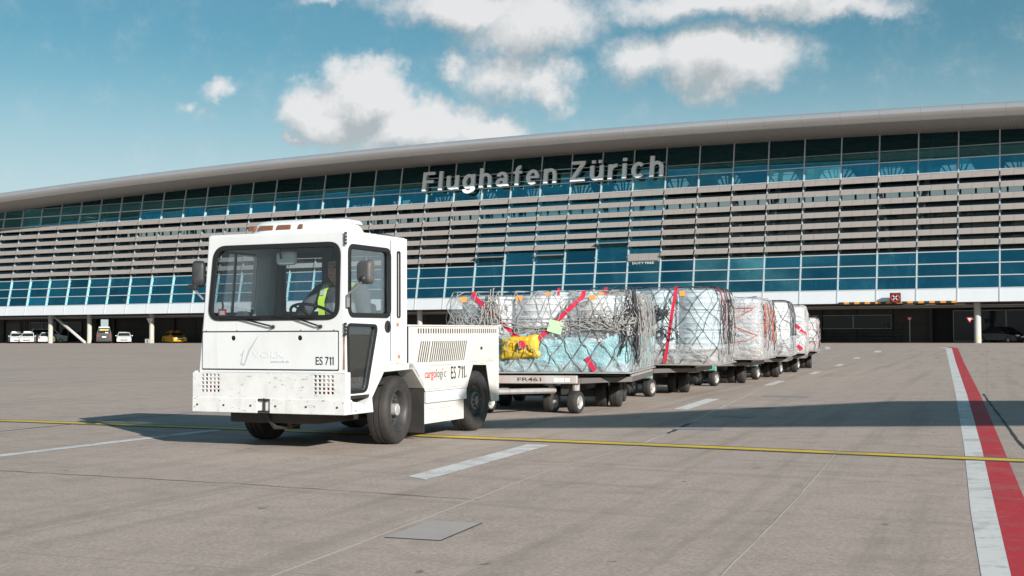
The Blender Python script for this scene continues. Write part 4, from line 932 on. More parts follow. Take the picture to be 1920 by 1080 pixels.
def driver():
    b = MB(); cy = .262
    hip = Vector((.14, cy, .93)); chest = Vector((.13, cy, 1.32)); neck = Vector((.17, cy, 1.53)); hd = Vector((.235, cy-.01, 1.690))
    # trunk
    limb(b, [hip, (.12, cy, 1.10), chest], [.165, .165, .185]); blob(b, (.13, cy, 1.43), (.135, .255, .115)); blob(b, (.14, cy, 1.30), (.17, .22, .17)); blob(b, (.20, cy, 1.05), (.15, .17, .15))
    limb(b, [(.145, cy, 1.42), neck, (.20, cy, 1.60)], [.085, .066, .062])
    # head: cranium, jaw, brow, nose, ears
    blob(b, hd+Vector((-.012, 0, .03)), (.102, .080, .105)); blob(b, hd+Vector((.030, 0, -.055)), (.070, .064, .072)); blob(b, hd+Vector((.048, 0, -.095)), (.040, .040, .030))
    limb(b, [hd+Vector((.082, 0, .015)), hd+Vector((.108, 0, -.028))], [.011, .016], 8)
    blob(b, hd+Vector((.078, 0, .030)), (.022, .058, .012)); blob(b, hd+Vector((.088, 0, -.062)), (.014, .028, .010))
    for s_ in (-1, 1): blob(b, hd+Vector((-.005, s_*.084, -.005)), (.022, .012, .034))
    # legs
    for s_ in (-1, 1): limb(b, [(.16, cy+s_*.10, .93), (.56, cy+s_*.13, .98), (.60, cy+s_*.13, .72)], [.095, .070, .058])
    # arms: right hand on top of the wheel rim, left hand low on the rim
    def arm(sh, el, wr, side, grip):
        limb(b, [sh, el, wr], [.088, .068, .050]); h = Vector(grip)-Vector(wr); d = h.normalized()
        palm = Vector(wr)+d*.055; up = Vector((0, 0, 1)); lat = d.cross(up).normalized()
        limb(b, [Vector(wr)+d*.005, palm, palm+d*.03], [.030, .036, .036])
        for k, ln in enumerate((.070, .080, .075, .058)):
            o = lat*((k-1.5)*.019); base = palm+d*.035+o
            k1 = base+d*ln*.45+Vector((0, 0, -.004)); k2 = k1+d*ln*.30+Vector((0, 0, -.026)); k3 = k2-d*.006+Vector((0, 0, -.026))
            limb(b, [base, k1, k2, k3], [.0105, .010, .0095, .0085], 8)
        tb = palm-d*.02+lat*side*.030; limb(b, [tb, tb+lat*side*.026+d*.022+Vector((0,0,-.012)), tb+lat*side*.022+d*.052+Vector((0,0,-.03))], [.014, .0115, .0095], 8)
    rim_r = SWM @ Vector((-.09, -.205, 0)); rim_l = SWM @ Vector((-.16, .16, 0))
    arm((.16, cy-.225, 1.465), (.33, cy-.335, 1.27), (rim_r.x-.10, rim_r.y-.02, rim_r.z+.055), 1, (rim_r.x, rim_r.y, rim_r.z+.045))
    arm((.16, cy+.225, 1.465), (.20, cy+.31, 1.18), (rim_l.x-.11, rim_l.y+.02, rim_l.z+.04), -1, (rim_l.x, rim_l.y, rim_l.z+.035))
    tmp = b.build('person', MT['jacket']); rm = tmp.modifiers.new('remesh', 'REMESH'); rm.mode = 'VOXEL'; rm.voxel_size = .0085
    sm = tmp.modifiers.new('smooth', 'SMOOTH'); sm.factor = .5; sm.iterations = 3
    dg = bpy.context.evaluated_depsgraph_get(); me = bpy.data.meshes.new_from_object(tmp.evaluated_get(dg)); bpy.data.objects.remove(tmp)
    me.materials.clear()
    for k in ('jacket', 'skin', 'trousers', 'jacket_grey', 'eye', 'lips', 'hair'): me.materials.append(MT[k])
    hands = [Vector((rim_r.x-.02, rim_r.y, rim_r.z+.03)), Vector((rim_l.x-.02, rim_l.y, rim_l.z+.02))]
    for p in me.polygons:
        c = p.center; q = c-hd; p.use_smooth = True; mi = 0
        if c.z > 1.535 and abs(c.y-cy) < .13: mi = 1
        elif any((c-h).length < .105 for h in hands): mi = 1
        elif c.z < 1.02 and c.x > .15 or c.z < .95: mi = 2
        elif c.x > .14 and abs(c.y-cy) < .20 and 1.08 < c.z < 1.36: mi = 3
        if mi == 1 and c.z > 1.53:
            if q.z > .075 or (q.x < .035 and q.z > -.02 and abs(q.y) < .082 and q.z > .0) or (q.x < -.03 and q.z > -.06): mi = 6
            for s_ in (-1, 1):
                if abs(q.y-s_*.031) < .013 and abs(q.z-.012) < .008 and q.x > .05: mi = 4
            if abs(q.y) < .024 and abs(q.z+.062) < .006 and q.x > .07: mi = 5
        p.material_index = mi
    o = mobj('person', me, None); o.location = TO; o.rotation_euler = (0, 0, TRZ)
    tag(o, 'driver in dark jacket and yellow braces, one hand on the steering wheel', 'person')
    # hair cap and high-visibility braces are clothing parts
    h = MB(); n = 22
    vs = []; fs = []
    for i in range(9):
        t = math.pi*.54*i/8
        for k in range(n):
            a = 2*math.pi*k/n; f_ = 1+.05*noise.noise((math.cos(a)*3, math.sin(a)*3, i*.7)); zz = math.cos(t)
            if math.cos(a) > .25 and i > 5: zz = math.cos(math.pi*.54*5/8)+.02*(i-5)
            vs.append((hd.x-.016+.110*f_*math.sin(t)*math.cos(a), hd.y+.088*f_*math.sin(t)*math.sin(a), hd.z+.030+.115*f_*zz))
    for i in range(8):
        for k in range(n): fs.append((i*n+k, i*n+(k+1) % n, (i+1)*n+(k+1) % n, (i+1)*n+k))
    h.add(vs, fs); h.build('hair', MT['hair'], o, smooth=True)
    for s_ in (-1, 1):
        v = MB(); pts = [(-.02, cy+s_*.15, 1.40), (.05, cy+s_*.145, 1.545), (.16, cy+s_*.135, 1.562), (.275, cy+s_*.125, 1.50), (.345, cy+s_*.115, 1.38), (.352, cy+s_*.10, 1.22), (.352, cy+s_*.085, 1.05)]
        vs = []; 
        for p in pts:
            for w in (-.035, .035): vs += [(p[0], p[1]+w, p[2])]
        n_ = len(pts); v.add(vs+[(a[0]-.006, a[1], a[2]-.01) for a in vs], [(2*i, 2*i+1, 2*i+3, 2*i+2) for i in range(n_-1)]+[(2*n_+2*i, 2*n_+2*i+2, 2*n_+2*i+3, 2*n_+2*i+1) for i in range(n_-1)])
        br_ = v.build('brace', MT['hivis'], o, smooth=True)
        v = MB().hexa([(.320, cy+s_*.120-.024, 1.435), (.326, cy+s_*.120-.024, 1.435), (.326, cy+s_*.120+.024, 1.435), (.320, cy+s_*.120+.024, 1.435), (.232, cy+s_*.13-.024, 1.538), (.238, cy+s_*.13-.024, 1.542), (.238, cy+s_*.13+.024, 1.542), (.232, cy+s_*.13+.024, 1.538)]); v.build('reflective_tape', MT['reflective'], br_)
    return o
driver()

# ------------------------------------------------------------------ pallet dollies and netted loads
MT['drum'] = worn('white drum plastic', (.74,.745,.75), .4, 0, (.60,.61,.62), .3, 3)
MT['drum_blue'] = worn('pale blue drum plastic', (.56,.66,.70), .4, 0, (.42,.50,.55), .4, 3)
MT['wood'] = worn('pallet wood', (.40,.28,.19), .8, 0, (.22,.15,.10), .6, 3, stretch=(1,8,8))
MT['carton'] = worn('brown carton', (.36,.22,.15), .8, 0, (.25,.15,.10), .4, 5)
MT['green'] = worn('green corner stop', (.10,.40,.31), .5, 0, (.05,.22,.18), .4, 8)
MT['deck'] = worn('dolly deck steel', (.16,.15,.145), .55, .3, (.28,.12,.07), .5, 6)
MT['nose'] = worn('scuffed aluminium beam', (.56,.54,.52), .5, .2, (.40,.20,.12), .75, 3.2, chips=(6,.64), chipcol=(.62,.25,.12))
MT['rope_grey'] = M_('grey net rope', (.33,.315,.30), .85); MT['rope_dark'] = M_('dark net rope', (.055,.052,.055), .85); MT['rope_orange'] = M_('orange net rope', (.55,.11,.05), .8)
MT['rope_pale'] = M_('pale net rope', (.48,.44,.42), .85)
MT['strap'] = worn('red lashing strap', (.62,.02,.06), .55, 0, (.35,.02,.04), .5, 9); MT['tag_green'] = M_('pale green label', (.52,.72,.45), .6); MT['tag_orange'] = M_('orange label', (.85,.36,.08), .6)
MT['bag_yellow'] = worn('yellow sack', (.72,.47,.03), .5, 0, (.45,.28,.02), .5, 8)
def filmmat(name, c, lo, hi, rough=.18):
    m = bpy.data.materials.new(name); m.use_nodes = True; nt = m.node_tree; N = nt.nodes; Lk = nt.links
    p = N['Principled BSDF']; p.inputs['Base Color'].default_value = (*c, 1); p.inputs['Roughness'].default_value = rough; p.inputs['Specular IOR Level'].default_value = .6
    w = nz(m, 5, 7, .7, stretch=(1,1,1.7), dist=1.4); w2 = nz(m, 22, 4, .6, stretch=(1,1,.4), dist=.8)
    a = N.new('ShaderNodeMath'); a.operation = 'MULTIPLY_ADD'; Lk.new(w2, a.inputs[0]); a.inputs[1].default_value = .35; Lk.new(w, a.inputs[2])
    bump(m, a.outputs[0], .9, .05)
    t = N.new('ShaderNodeBsdfTransparent'); mx = N.new('ShaderNodeMixShader')
    f = rng(m, w, .38, .66, lo, hi); Lk.new(f, mx.inputs[0]); Lk.new(t.outputs[0], mx.inputs[1]); Lk.new(p.outputs[0], mx.inputs[2])
    Lk.new(mx.outputs[0], N['Material Output'].inputs[0]); return m
MT['film'] = filmmat('clear stretch film', (.66,.70,.73), .06, .42, .12); MT['film_thick'] = filmmat('crumpled clear film', (.72,.74,.76), .18, .62, .12)
MT['film_cyan'] = filmmat('cyan plastic sheet', (.40,.68,.73), .72, .97, .22); MT['film_pink'] = filmmat('clear film with pink print', (.80,.70,.70), .15, .6)

def make_wheel(name, parent, x, y, r, w, rimmat='rim', steer=0, z=None):
    e = empty(name, (x, y, r if z is None else z)); e.parent = parent; e.rotation_euler = (0, 0, R(steer)); M = Matrix.Rotation(R(90), 4, 'Y')
    tp = [(r*.62, -w/2), (r*.8, -w*.54), (r*.93, -w*.5), (r, -w*.38), (r, -w*.13), (r*.965, -w*.12), (r*.965, -w*.07), (r, -w*.06), (r, w*.06), (r*.965, w*.07), (r*.965, w*.12), (r, w*.13), (r, w*.38), (r*.93, w*.5), (r*.8, w*.54), (r*.62, w/2)]
    MB().lathe(tp, 32, M, True).build('tyre', MT['rubber'], e, smooth='auto')
    rm = MB().lathe([(r*.64, -w*.48), (r*.58, -w*.42), (r*.5, -w*.25), (r*.25, -w*.22), (r*.22, -w*.5), (0, -w*.52), (0, w*.52), (r*.22, w*.5), (r*.25, w*.22), (r*.5, w*.25), (r*.58, w*.42), (r*.64, w*.48)], 24, M).build('rim', MT[rimmat], e, smooth='auto')
    return e
def cp(root, parent=None):
    c = root.copy(); col.objects.link(c)
    if parent: c.parent = parent
    for ch in list(root.children): cp(ch, c)
    return c
def dolly(fc, q, w, l, label, nose_z=.40, stops=True, serial=None, draw_to=None):
    # local: x to the right across the front, y backwards, z up; origin on the ground under the middle of the load's front
    d = empty('pallet_dolly', (fc.x, fc.y, 0), math.atan2(q.y, q.x), label, 'trailer', 'pallet dollies behind the tow tractor')
    hw = w/2
    plan = [(-.66, -.45), (.66, -.45), (.66, -.28), (hw*.72, .10), (hw, .42), (hw, l), (-hw, l), (-hw, .42), (-hw*.72, .10), (-.66, -.28)]
    MB().panel(plan, (), .07, Matrix.Translation((0, 0, .385))).build('deck', MT['deck'], d, bevel=.006)
    nb = MB().box(-.64, .64, -.535, -.452, nose_z, nose_z+.105).build('nose_beam', MT['nose'], d, bevel=.008)
    if serial:
        fit_text('number_lettering', serial, MT['ink'], nb, XZ, -.16, .16, nose_z+.03, nose_z+.08, .5352, .002, .01)
        for k in range(3): MB().box(.33+k*.075, .395+k*.075, -.5375, -.5352, nose_z+.025, nose_z+.075).build('reflector', MT['white'], nb)
    for s_ in (-1, 1):
        MB().box(s_*hw-.035 if s_ > 0 else -hw-.0, s_*hw if s_ > 0 else -hw+.035, .44, l-.02, .456, .50).build('side_rail', MT['galv'], d, bevel=.004)
    for k in range(5): MB().tube([(-hw+.1, .5+k*(l-.7)/4, .462), (hw-.1, .5+k*(l-.7)/4, .462)], .02, 8).build('roller', MT['galv'], d)
    if stops:
        for x in (.38, .60):
            MB().hexa([(x-.075, -.60, nose_z+.02), (x+.075, -.60, nose_z+.02), (x+.075, -.54, nose_z+.02), (x-.075, -.54, nose_z+.02), (x-.015, -.56, nose_z+.20), (x+.015, -.56, nose_z+.20), (x+.015, -.54, nose_z+.20), (x-.015, -.54, nose_z+.20)]).build('corner_stop', MT['green'], d)
    for x in (-.60, .24, .60):
        make_wheel('caster_wheel', d, x, -.42 if abs(x) > .4 else -.22, .148, .13, 'rim', -16)
        MB().tube([(x, -.38 if abs(x) > .4 else -.18, .30), (x, -.38 if abs(x) > .4 else -.18, .384)], .05, 10).build('caster_fork', MT['galv'], d)
    for x in (-.92, -.72, .72, .92):
        make_wheel('rear_wheel', d, x, 1.15, .185, .15, 'rim_dark')
    for x in (-.80, .80): make_wheel('rear_wheel', d, x, l-.5, .185, .15, 'rim_dark')
    MB().box(-.95, .95, 1.10, 1.20, .15, .24).build('rear_axle', MT['steel_dark'], d); MB().box(-.85, .85, l-.55, l-.45, .15, .24).build('rear_axle', MT['steel_dark'], d)
    for x in (-.45, .45): MB().box(x-.05, x+.05, -.40, l-.1, .245, .383).build('frame_beam', MT['steel_dark'], d)
    if draw_to is not None:
        a = Vector((0, -.40, .30)); t = draw_to
        bar_ = MB(); bar_.tube([(-.32, -.42, .30), tuple(a.lerp(t, .55)), tuple(t)], .035, 6); bar_.tube([(.32, -.42, .30), tuple(a.lerp(t, .55))], .035, 6); bar_.build('drawbar', MT['galv'], d)
        MB().lathe([(.05, -.02), (.085, -.02), (.085, .02), (.05, .02)], 14, Matrix.Translation(t), True).build('tow_eye', MT['steel_dark'], d)
    return d
def per(w, l, rc):       # rounded rectangle perimeter, starts at front left, runs along the front to the right
    segs = [((-w/2+rc, 0), (w/2-rc, 0)), ('c', (w/2-rc, rc), -90), ((w/2, rc), (w/2, l-rc)), ('c', (w/2-rc, l-rc), 0), ((w/2-rc, l), (-w/2+rc, l)), ('c', (-w/2+rc, l-rc), 90), ((-w/2, l-rc), (-w/2, rc)), ('c', (-w/2+rc, rc), 180)]
    lens = [(Vector(s[1])-Vector(s[0])).length if s[0] != 'c' else rc*math.pi/2 for s in segs]; T = sum(lens)
    def at(s):
        s = s % T
        for sg_, ln in zip(segs, lens):
            if s <= ln:
                if sg_[0] == 'c':
                    a = R(sg_[2]+90*s/ln); n_ = Vector((math.cos(a), math.sin(a))); return Vector(sg_[1])+n_*rc, n_
                p = Vector(sg_[0]).lerp(Vector(sg_[1]), s/ln); t = (Vector(sg_[1])-Vector(sg_[0])).normalized(); return p, Vector((t.y, -t.x))
            s -= ln
        return Vector(segs[0][0]), Vector((0, -1))
    return at, T, lens
class Load:
    def __init__(s, fc, q, w, l, z0, z1, label, seed, rc=.11, wob=.024):
        s.w, s.l, s.z0, s.z1, s.seed, s.wob = w, l, z0, z1, seed, wob; s.at, s.T, s.lens = per(w, l, rc); s.rc = rc
        s.root = empty('air_cargo_pallet', (fc.x, fc.y, 0), math.atan2(q.y, q.x), label, 'cargo', 'netted air cargo pallets on the dollies'); s.rnd = random.Random(seed)
    def surf(s, u, z, lift=.0, scale=1.6):       # u metres along the perimeter: 0 = front left corner straight start
        p, n_ = s.at(u); t = (z-s.z0)/(s.z1-s.z0)
        d = s.wob*(noise.noise(Vector((p.x*scale+s.seed*7.3, p.y*scale, z*scale)))+.5*noise.noise(Vector((p.x*4+s.seed, p.y*4, z*5))))
        taper = .03*math.sin(t*math.pi)-.035*max(0, t-.85)/.15
        return Vector((p.x+n_.x*(d+taper+lift), p.y+n_.y*(d+taper+lift), z)), Vector((n_.x, n_.y, 0))
    def fx(s, x): return x+s.w/2-s.rc          # x on the front -> u
    def sy(s, y): return s.lens[0]+s.lens[1]+y-s.rc     # y on the right side -> u
    def shell(s, mat, z0=None, z1=None, lift=.0, name='film', top=True, nu=110, nz_=16, crumple=0, wave=0):
        z0 = s.z0 if z0 is None else z0; z1 = s.z1 if z1 is None else z1
        b = MB(); vs = []; fs = []
        for k in range(nz_+1):
            z = z0+(z1-z0)*k/nz_
            for i in range(nu):
                zz = z
                if wave: q0 = s.surf(s.T*i/nu, z0)[0]; zz = z+(wave*noise.noise(q0*1.7)+wave*.5*noise.noise(q0*5))*k/nz_
                p, n_ = s.surf(s.T*i/nu, zz, lift)
                if crumple: p = p+n_*crumple*(noise.noise(p*7)+.6*noise.noise(p*17))
                vs.append(tuple(p))
        for k in range(nz_):
            for i in range(nu): fs.append((k*nu+i, k*nu+(i+1) % nu, (k+1)*nu+(i+1) % nu, (k+1)*nu+i))
        if top:
            base = nz_*nu; cx, cy = 0, s.l/2
            prev = base
            for r_ in (.8, .45, .0):
                st_ = len(vs)
                for i in range(nu):
                    v = vs[base+i]; x, y = cx+(v[0]-cx)*r_, cy+(v[1]-cy)*r_
                    vs.append((x, y, z1+.02*noise.noise(Vector((x*2, y*2, s.seed)))+(.012 if r_ else .02)))
                for i in range(nu): fs.append((prev+i, prev+(i+1) % nu, st_+(i+1) % nu, st_+i))
                prev = st_
        b.add(vs, fs); return b.build(name, MT[mat], s.root, smooth=True)
    def drums(s, nx, tiers, z0, z1, mat='drum', sides=True):
        h = (z1-z0)/tiers; r = (s.w-.12)/nx/2; ny = max(1, int((s.l-.12)/(2*r)))
        pr = [(0, 0), (r*.90, 0), (r*.965, .03*h), (r*.965, .10*h), (r*.93, .14*h), (r*.955, .32*h), (r*.985, .36*h), (r*.955, .40*h), (r*.955, .60*h), (r*.985, .64*h), (r*.955, .68*h), (r*.93, .84*h), (r*.97, .88*h), (r*.97, .96*h), (r*.90, .985*h), (0, .985*h)]
        tmp = MB().lathe(pr, 26).build('drum', MT[mat], None, smooth='auto'); me = tmp.data; bpy.data.objects.remove(tmp)
        sy_ = (s.l-.12)/ny
        for t in range(tiers):
            for a in range(nx):
                for c in range(ny):
                    if c not in (0,) and a != nx-1: continue
                    inst('drum', me, s.root, (-s.w/2+.06+r+a*2*r+s.rnd.uniform(-.012, .012), .06+sy_*(c+.5) if c else .06+r, z0+t*h), (0, 0, s.rnd.uniform(0, 6)), (1, 1 if sy_ >= 2*r-.001 else 1, 1))
    def poly_on(s, pts, lift=.012, step=.07):     # pts in (u, z) -> smooth 3-D polyline on the surface
        out = []
        for (u0_, za), (u1_, zb) in zip(pts, pts[1:]):
            n = max(1, int(math.hypot(u1_-u0_, zb-za)/step))
            for k in range(n):
                t = k/n; u = u0_+(u1_-u0_)*t; z = za+(zb-za)*t
                out.append(s.pos(u, z, lift))
        out.append(s.pos(*pts[-1], lift)); return out
    def pos(s, u, z, lift):
        if z <= s.z1: return s.surf(u, z, lift)[0]
        p, n_ = s.surf(u, s.z1, lift); k = z-s.z1; return p - n_*k + Vector((0, 0, lift+.015-.0*k))
    def net(s, mat, r, du, dz, u0, u1, jit=.25, name='cargo_net', lift=.014, top=.35, zb=None):
        rd = s.rnd; z0 = (zb if zb is not None else s.z0)+.0; nzs = int((s.z1+top-z0)/dz)+1; nus = int((u1-u0)/du)+1; b = MB()
        nd = {}
        for j in range(nzs+1):
            for i in range(-1, nus+1):
                nd[i, j] = (u0+(i+(.5 if j % 2 else 0))*du+rd.uniform(-jit, jit)*du, z0+j*dz+(rd.uniform(-jit, jit)*dz if j else 0))
        for j in range(nzs):
            for i in range(-1, nus+1):
                for di in ((0, 1) if j % 2 else (-1, 0)):
                    if (i+di, j+1) in nd:
                        a, c = nd[i, j], nd[i+di, j+1]; mid = ((a[0]+c[0])/2+rd.uniform(-.05, .05)*du*2, (a[1]+c[1])/2-rd.uniform(0, .06)*dz*2)
                        b.tube(s.poly_on([a, mid, c], lift), r, 4, False)
        return b.build(name, MT[mat], s.root, smooth=True)
    def tangle(s, mat, r, n, u0, u1, z0, z1, along=True, amp=.08, name='rope_bundle', lift=.02, loops=0):
        rd = s.rnd; b = MB()
        for k in range(n):
            if along:
                a = rd.uniform(u0, u1-.2*(u1-u0)); c = min(u1, a+rd.uniform(.25, .75)*(u1-u0)); za, zc = rd.uniform(z0, z1), rd.uniform(z0, z1)
            else:
                a = rd.uniform(u0, u1); c = a+rd.uniform(-.14, .14); za, zc = z1-rd.uniform(0, .15), z0+rd.uniform(0, .45*(z1-z0))
            m_ = 7; ph = rd.uniform(0, 6); pts = [(a+(c-a)*t/m_+amp*.5*math.sin(ph+t*1.9), za+(zc-za)*t/m_+amp*math.sin(ph*2+t*1.3)) for t in range(m_+1)]
            out = []; lf = lift+rd.uniform(0, .05)
            for i_ in range(len(pts)-1):
                for q_ in range(3):
                    t = q_/3; out.append(s.pos(pts[i_][0]*(1-t)+pts[i_+1][0]*t, pts[i_][1]*(1-t)+pts[i_+1][1]*t, lf+.015*math.sin(i_*2+ph)))
            out.append(s.pos(*pts[-1], lf)); b.tube(out, r*rd.uniform(.8, 1.15), 4, False)
        for k in range(loops):
            cu, cz, rr = rd.uniform(u0, u1), rd.uniform(z0, z1), rd.uniform(.03, .07)
            b.tube([s.pos(cu+rr*math.cos(t*.6), cz+rr*1.3*math.sin(t*.6), lift+.04) for t in range(11)], r, 4, closed=True)
        return b.build(name, MT[mat], s.root, smooth=True, kind='stuff')
    def ribbon(s, mat, pts, w, name='strap', lift=.03):
        line = s.poly_on(pts, lift, .06); b = MB(); vs = []
        for i, p in enumerate(line):
            t = (line[min(i+1, len(line)-1)]-line[max(i-1, 0)]).normalized(); c = Vector((0, s.l/2, p.z)); out = (p-c); out.z = 0
            nrm = Vector((0, -1, 0)) if p.y < .1 and abs(p.x) < s.w/2-.05 else (Vector((1, 0, 0)) if p.x > 0 else Vector((-1, 0, 0)))
            if p.z > s.z1+.005: nrm = Vector((0, 0, 1))
            side = t.cross(nrm).normalized()*w/2
            vs += [tuple(p+side), tuple(p-side), tuple(p+side-nrm*.004), tuple(p-side-nrm*.004)]
        n = len(line); fs = []
        for i in range(n-1):
            a, c = 4*i, 4*i+4; fs += [(a, a+1, c+1, c), (a+2, c+2, c+3, a+3), (a, c, c+2, a+2), (a+1, a+3, c+3, c+1)]
        b.add(vs, fs); return b.build(name, MT[mat], s.root, smooth=False)
    def tagat(s, mat, u, z, w, h, rot=0, name='label', lift=.035):
        p, n_ = s.surf(u, z, lift); t = Vector((-n_.y, n_.x, 0)); up = Vector((0, 0, 1)); c, s_ = math.cos(R(rot)), math.sin(R(rot)); ax = t*c+up*s_; ay = up*c-t*s_
        b = MB(); f = [p+ax*a*w/2+ay*k*h/2 for a, k in ((-1,-1),(1,-1),(1,1),(-1,1))]
        b.hexa([tuple(v) for v in f]+[tuple(v+n_*.004) for v in f]); return b.build(name, MT[mat], s.root)
    def base(s):
        MB().box(-s.w/2-.04, s.w/2+.04, -.05, s.l+.05, .512, .530).build('pallet_sheet', MT['galv'], s.root, bevel=.003)
    def planks(s, z0, n=3):
        for k in range(n):
            y0, y1 = .02, s.l-.02
            MB().box(-s.w/2+.05, s.w/2-.05, y0+.01, y1, z0+k*.075, z0+k*.075+.022).build('plank', MT['wood'], s.root)
            if k < n-1:
                for a in range(5): MB().box(-s.w/2+.06+a*(s.w-.3)/4, -s.w/2+.24+a*(s.w-.3)/4, y0+.02, y1-.02, z0+k*.075+.0225, z0+k*.075+.0745).build('plank_block', MT['wood'], s.root)
LD = [((1.56, 16.6), (.22, .975), 2.50, 3.0, 1.59), ((3.40, 20.6), (.30, .954), 3.30, 2.3, 1.80), ((4.93, 24.6), (.32, .947), 2.9, 2.3, 1.75), ((6.24, 27.9), (.28, .96), 2.6, 2.3, 1.76), ((7.48, 31.5), (.26, .966), 2.5, 2.3, 1.72), ((8.72, 35.2), (.25, .968), 2.4, 2.2, 1.47)]
frames = []
for (c, r_, w, l, zt) in LD:
    rv = Vector(r_).normalized(); q = Vector((rv.y, -rv.x)); fc = Vector(c)-q*(w/2); frames.append((fc, q, rv, w, l, zt))
dlab = ['grey dolly right behind the tractor, numbered nose beam under the net with the yellow sack', 'dolly carrying the widest drum load with dark netting, second from the tractor', 'dolly under the drum load roped in orange, third from the tractor', 'dolly under the fourth cargo pallet from the tractor', 'dolly under the fifth cargo pallet from the tractor', 'rearmost dolly of the train, under the low load with brown carton']
llab = ['netted pallet of white drums over cyan plastic with a yellow sack, nearest the tractor', 'wide film wrapped pallet of pale drums with dark net and red strap', 'film wrapped drum pallet roped in orange, third in the train', 'film wrapped pallet of white drums with thin dark ropes, fourth in the train', 'crumpled clear wrapped pallet with red tabs, fifth in the train', 'low wrapped pallet with a brown carton at the end of the train']
prev_hitch = TO - FW*2.40          # tractor hitch
for k, (fc, q, rv, w, l, zt) in enumerate(frames):
    h = Vector((prev_hitch.x, prev_hitch.y))-fc; t = Vector((h.dot(q), h.dot(rv), .36))
    dolly(fc, q, min(w, 2.5), l, dlab[k], .395 if k == 0 else .30, k > 0, 'FR461' if k == 0 else None, t)
    e = fc+rv*(l+.10); prev_hitch = Vector((e.x, e.y, 0))
    Ld = Load(fc, q, w, l, .532, zt, llab[k], k+1); F, Y = Ld.fx, Ld.sy; Ld.base()
    right = Ld.T*.55
    if k == 0:
        Ld.drums(3, 2, .93, zt-.012)
        MB().box(-w/2+.08, w/2-.08, .08, l-.08, .533, .925).build('carton_block', MT['drum_blue'], Ld.root, bevel=.03)
        Ld.shell('film', .90, zt, .0)
        Ld.shell('film_cyan', .535, 1.0, .004, 'cyan_sheet', False, 220, 18, .035, .12)
        Ld.shell('film_thick', .536, .66, .022, 'clear_skirt', False, 160, 8, .035, .12)
        Ld.net('rope_grey', .0068, .27, .215, -.1, right, .17, lift=.034)
        X = w/2
        Ld.tangle('rope_grey', .0075, 20, F(-X), F(X)+.1, 1.08, 1.24, True, .05, loops=5)
        Ld.tangle('rope_grey', .0075, 14, F(-X+.02), F(-X+.70), 1.02, 1.34, True, .08, loops=5)
        Ld.tangle('rope_grey', .009, 20, F(-X+.52), F(-X+.70), 1.08, 1.63, False, .03)
        Ld.tangle('rope_grey', .0075, 12, F(X-.75), F(X+.1), 1.1, 1.40, True, .09, loops=3)
        Ld.tangle('rope_dark', .009, 46, Y(.02), Y(.9), .62, 1.62, False, .03, lift=.03); Ld.tangle('rope_grey', .008, 12, Y(.2), Y(1.8), .60, 1.60, False, .04, lift=.04)
        Ld.ribbon('strap', [(F(-X+.35), zt+.03), (F(-X+.36), zt-.02), (F(-X+1.05), .95)], .06); Ld.ribbon('strap', [(F(X-.60), zt+.10), (F(X-.61), zt-.03), (F(X-1.27), .93)], .06)
        Ld.ribbon('strap', [(F(X-.56), .73), (F(X-.45), .55)], .07)
        Ld.tagat('tag_green', F(X-.98), 1.145, .20, .17, -16, lift=.06); Ld.tagat('tag_orange', F(-X+.22), zt-.06, .085, .075); Ld.tagat('tag_orange', F(X-1.50), zt-.05, .085, .07); Ld.tagat('tag_orange', F(X-.48), zt-.05, .09, .07, 6)
        # crumpled yellow sack held by the net
        b = MB(); n1, n2 = 26, 18; vs = []; fs = []
        for i in range(n1+1):
            for j in range(n2+1):
                a, c = i/n1*2-1, j/n2*2-1; e_ = max(0, 1-max(abs(a), abs(c))**4)
                p, n_ = Ld.surf(F(X-1.48+a*.27*(1+.12*noise.noise((c*2, 3, 1)))), .865+c*.155*(1+.2*noise.noise((a*2, 5, 2)))+a*.02, .022)
                vs.append(tuple(p+n_*(e_**.5*.06+.035*e_*noise.noise((a*4, c*4, 3))+.02*e_*noise.noise((a*9, c*9, 7)))))
        for i in range(n1):
            for j in range(n2): fs.append((i*(n2+1)+j, (i+1)*(n2+1)+j, (i+1)*(n2+1)+j+1, i*(n2+1)+j+1))
        b.add(vs, fs); b.build('sack', MT['bag_yellow'], Ld.root, smooth=True)
        pp, _ = Ld.surf(F(X-1.43), .905, .125); MB().lathe([(0, .01), (.05, .008), (.058, 0)], 12, Matrix.Translation(pp) @ Matrix.Rotation(R(90), 4, 'X')).build('seal_disc', MT['strap'], Ld.root)
        for dx in (-.20, -.05, .10): Ld.tangle('rope_grey', .0075, 2, F(X-1.48+dx), F(X-1.48+dx+.12), .70, 1.02, False, .02, 'rope_over_sack', .115)
    elif k == 1:
        Ld.drums(5, 3, .76, zt-.015, 'drum_blue'); Ld.planks(.535, 4)
        Ld.shell('film', .56, zt, .0); Ld.shell('film_thick', .535, .86, .03, 'film_skirt', False, 140, 8, .05)
        Ld.net('rope_dark', .0075, .40, .29, F(-.2), right, .16, lift=.024)
        X = w/2
        Ld.tangle('rope_dark', .009, 16, F(X-1.6), F(X-.75), 1.25, 1.50, True, .08, loops=2); Ld.tangle('rope_dark', .009, 14, F(X-1.7), F(X-.7), .95, 1.15, True, .06)
        Ld.tangle('rope_dark', .010, 10, Y(.3), Y(2.0), .60, 1.75, False, .05); Ld.tangle('rope_pale', .008, 8, Y(.2), Y(2.0), .60, 1.75, False, .05)
        Ld.ribbon('strap', [(F(X-.66), zt+.12), (F(X-.66), zt-.02), (F(X-.86), .55)], .055); Ld.ribbon('strap', [(Y(.55), zt+.1), (Y(.55), zt-.02), (Y(.70), .9)], .05); Ld.ribbon('strap', [(Y(1.3), zt+.1), (Y(1.3), zt-.02), (Y(1.2), 1.2)], .05)
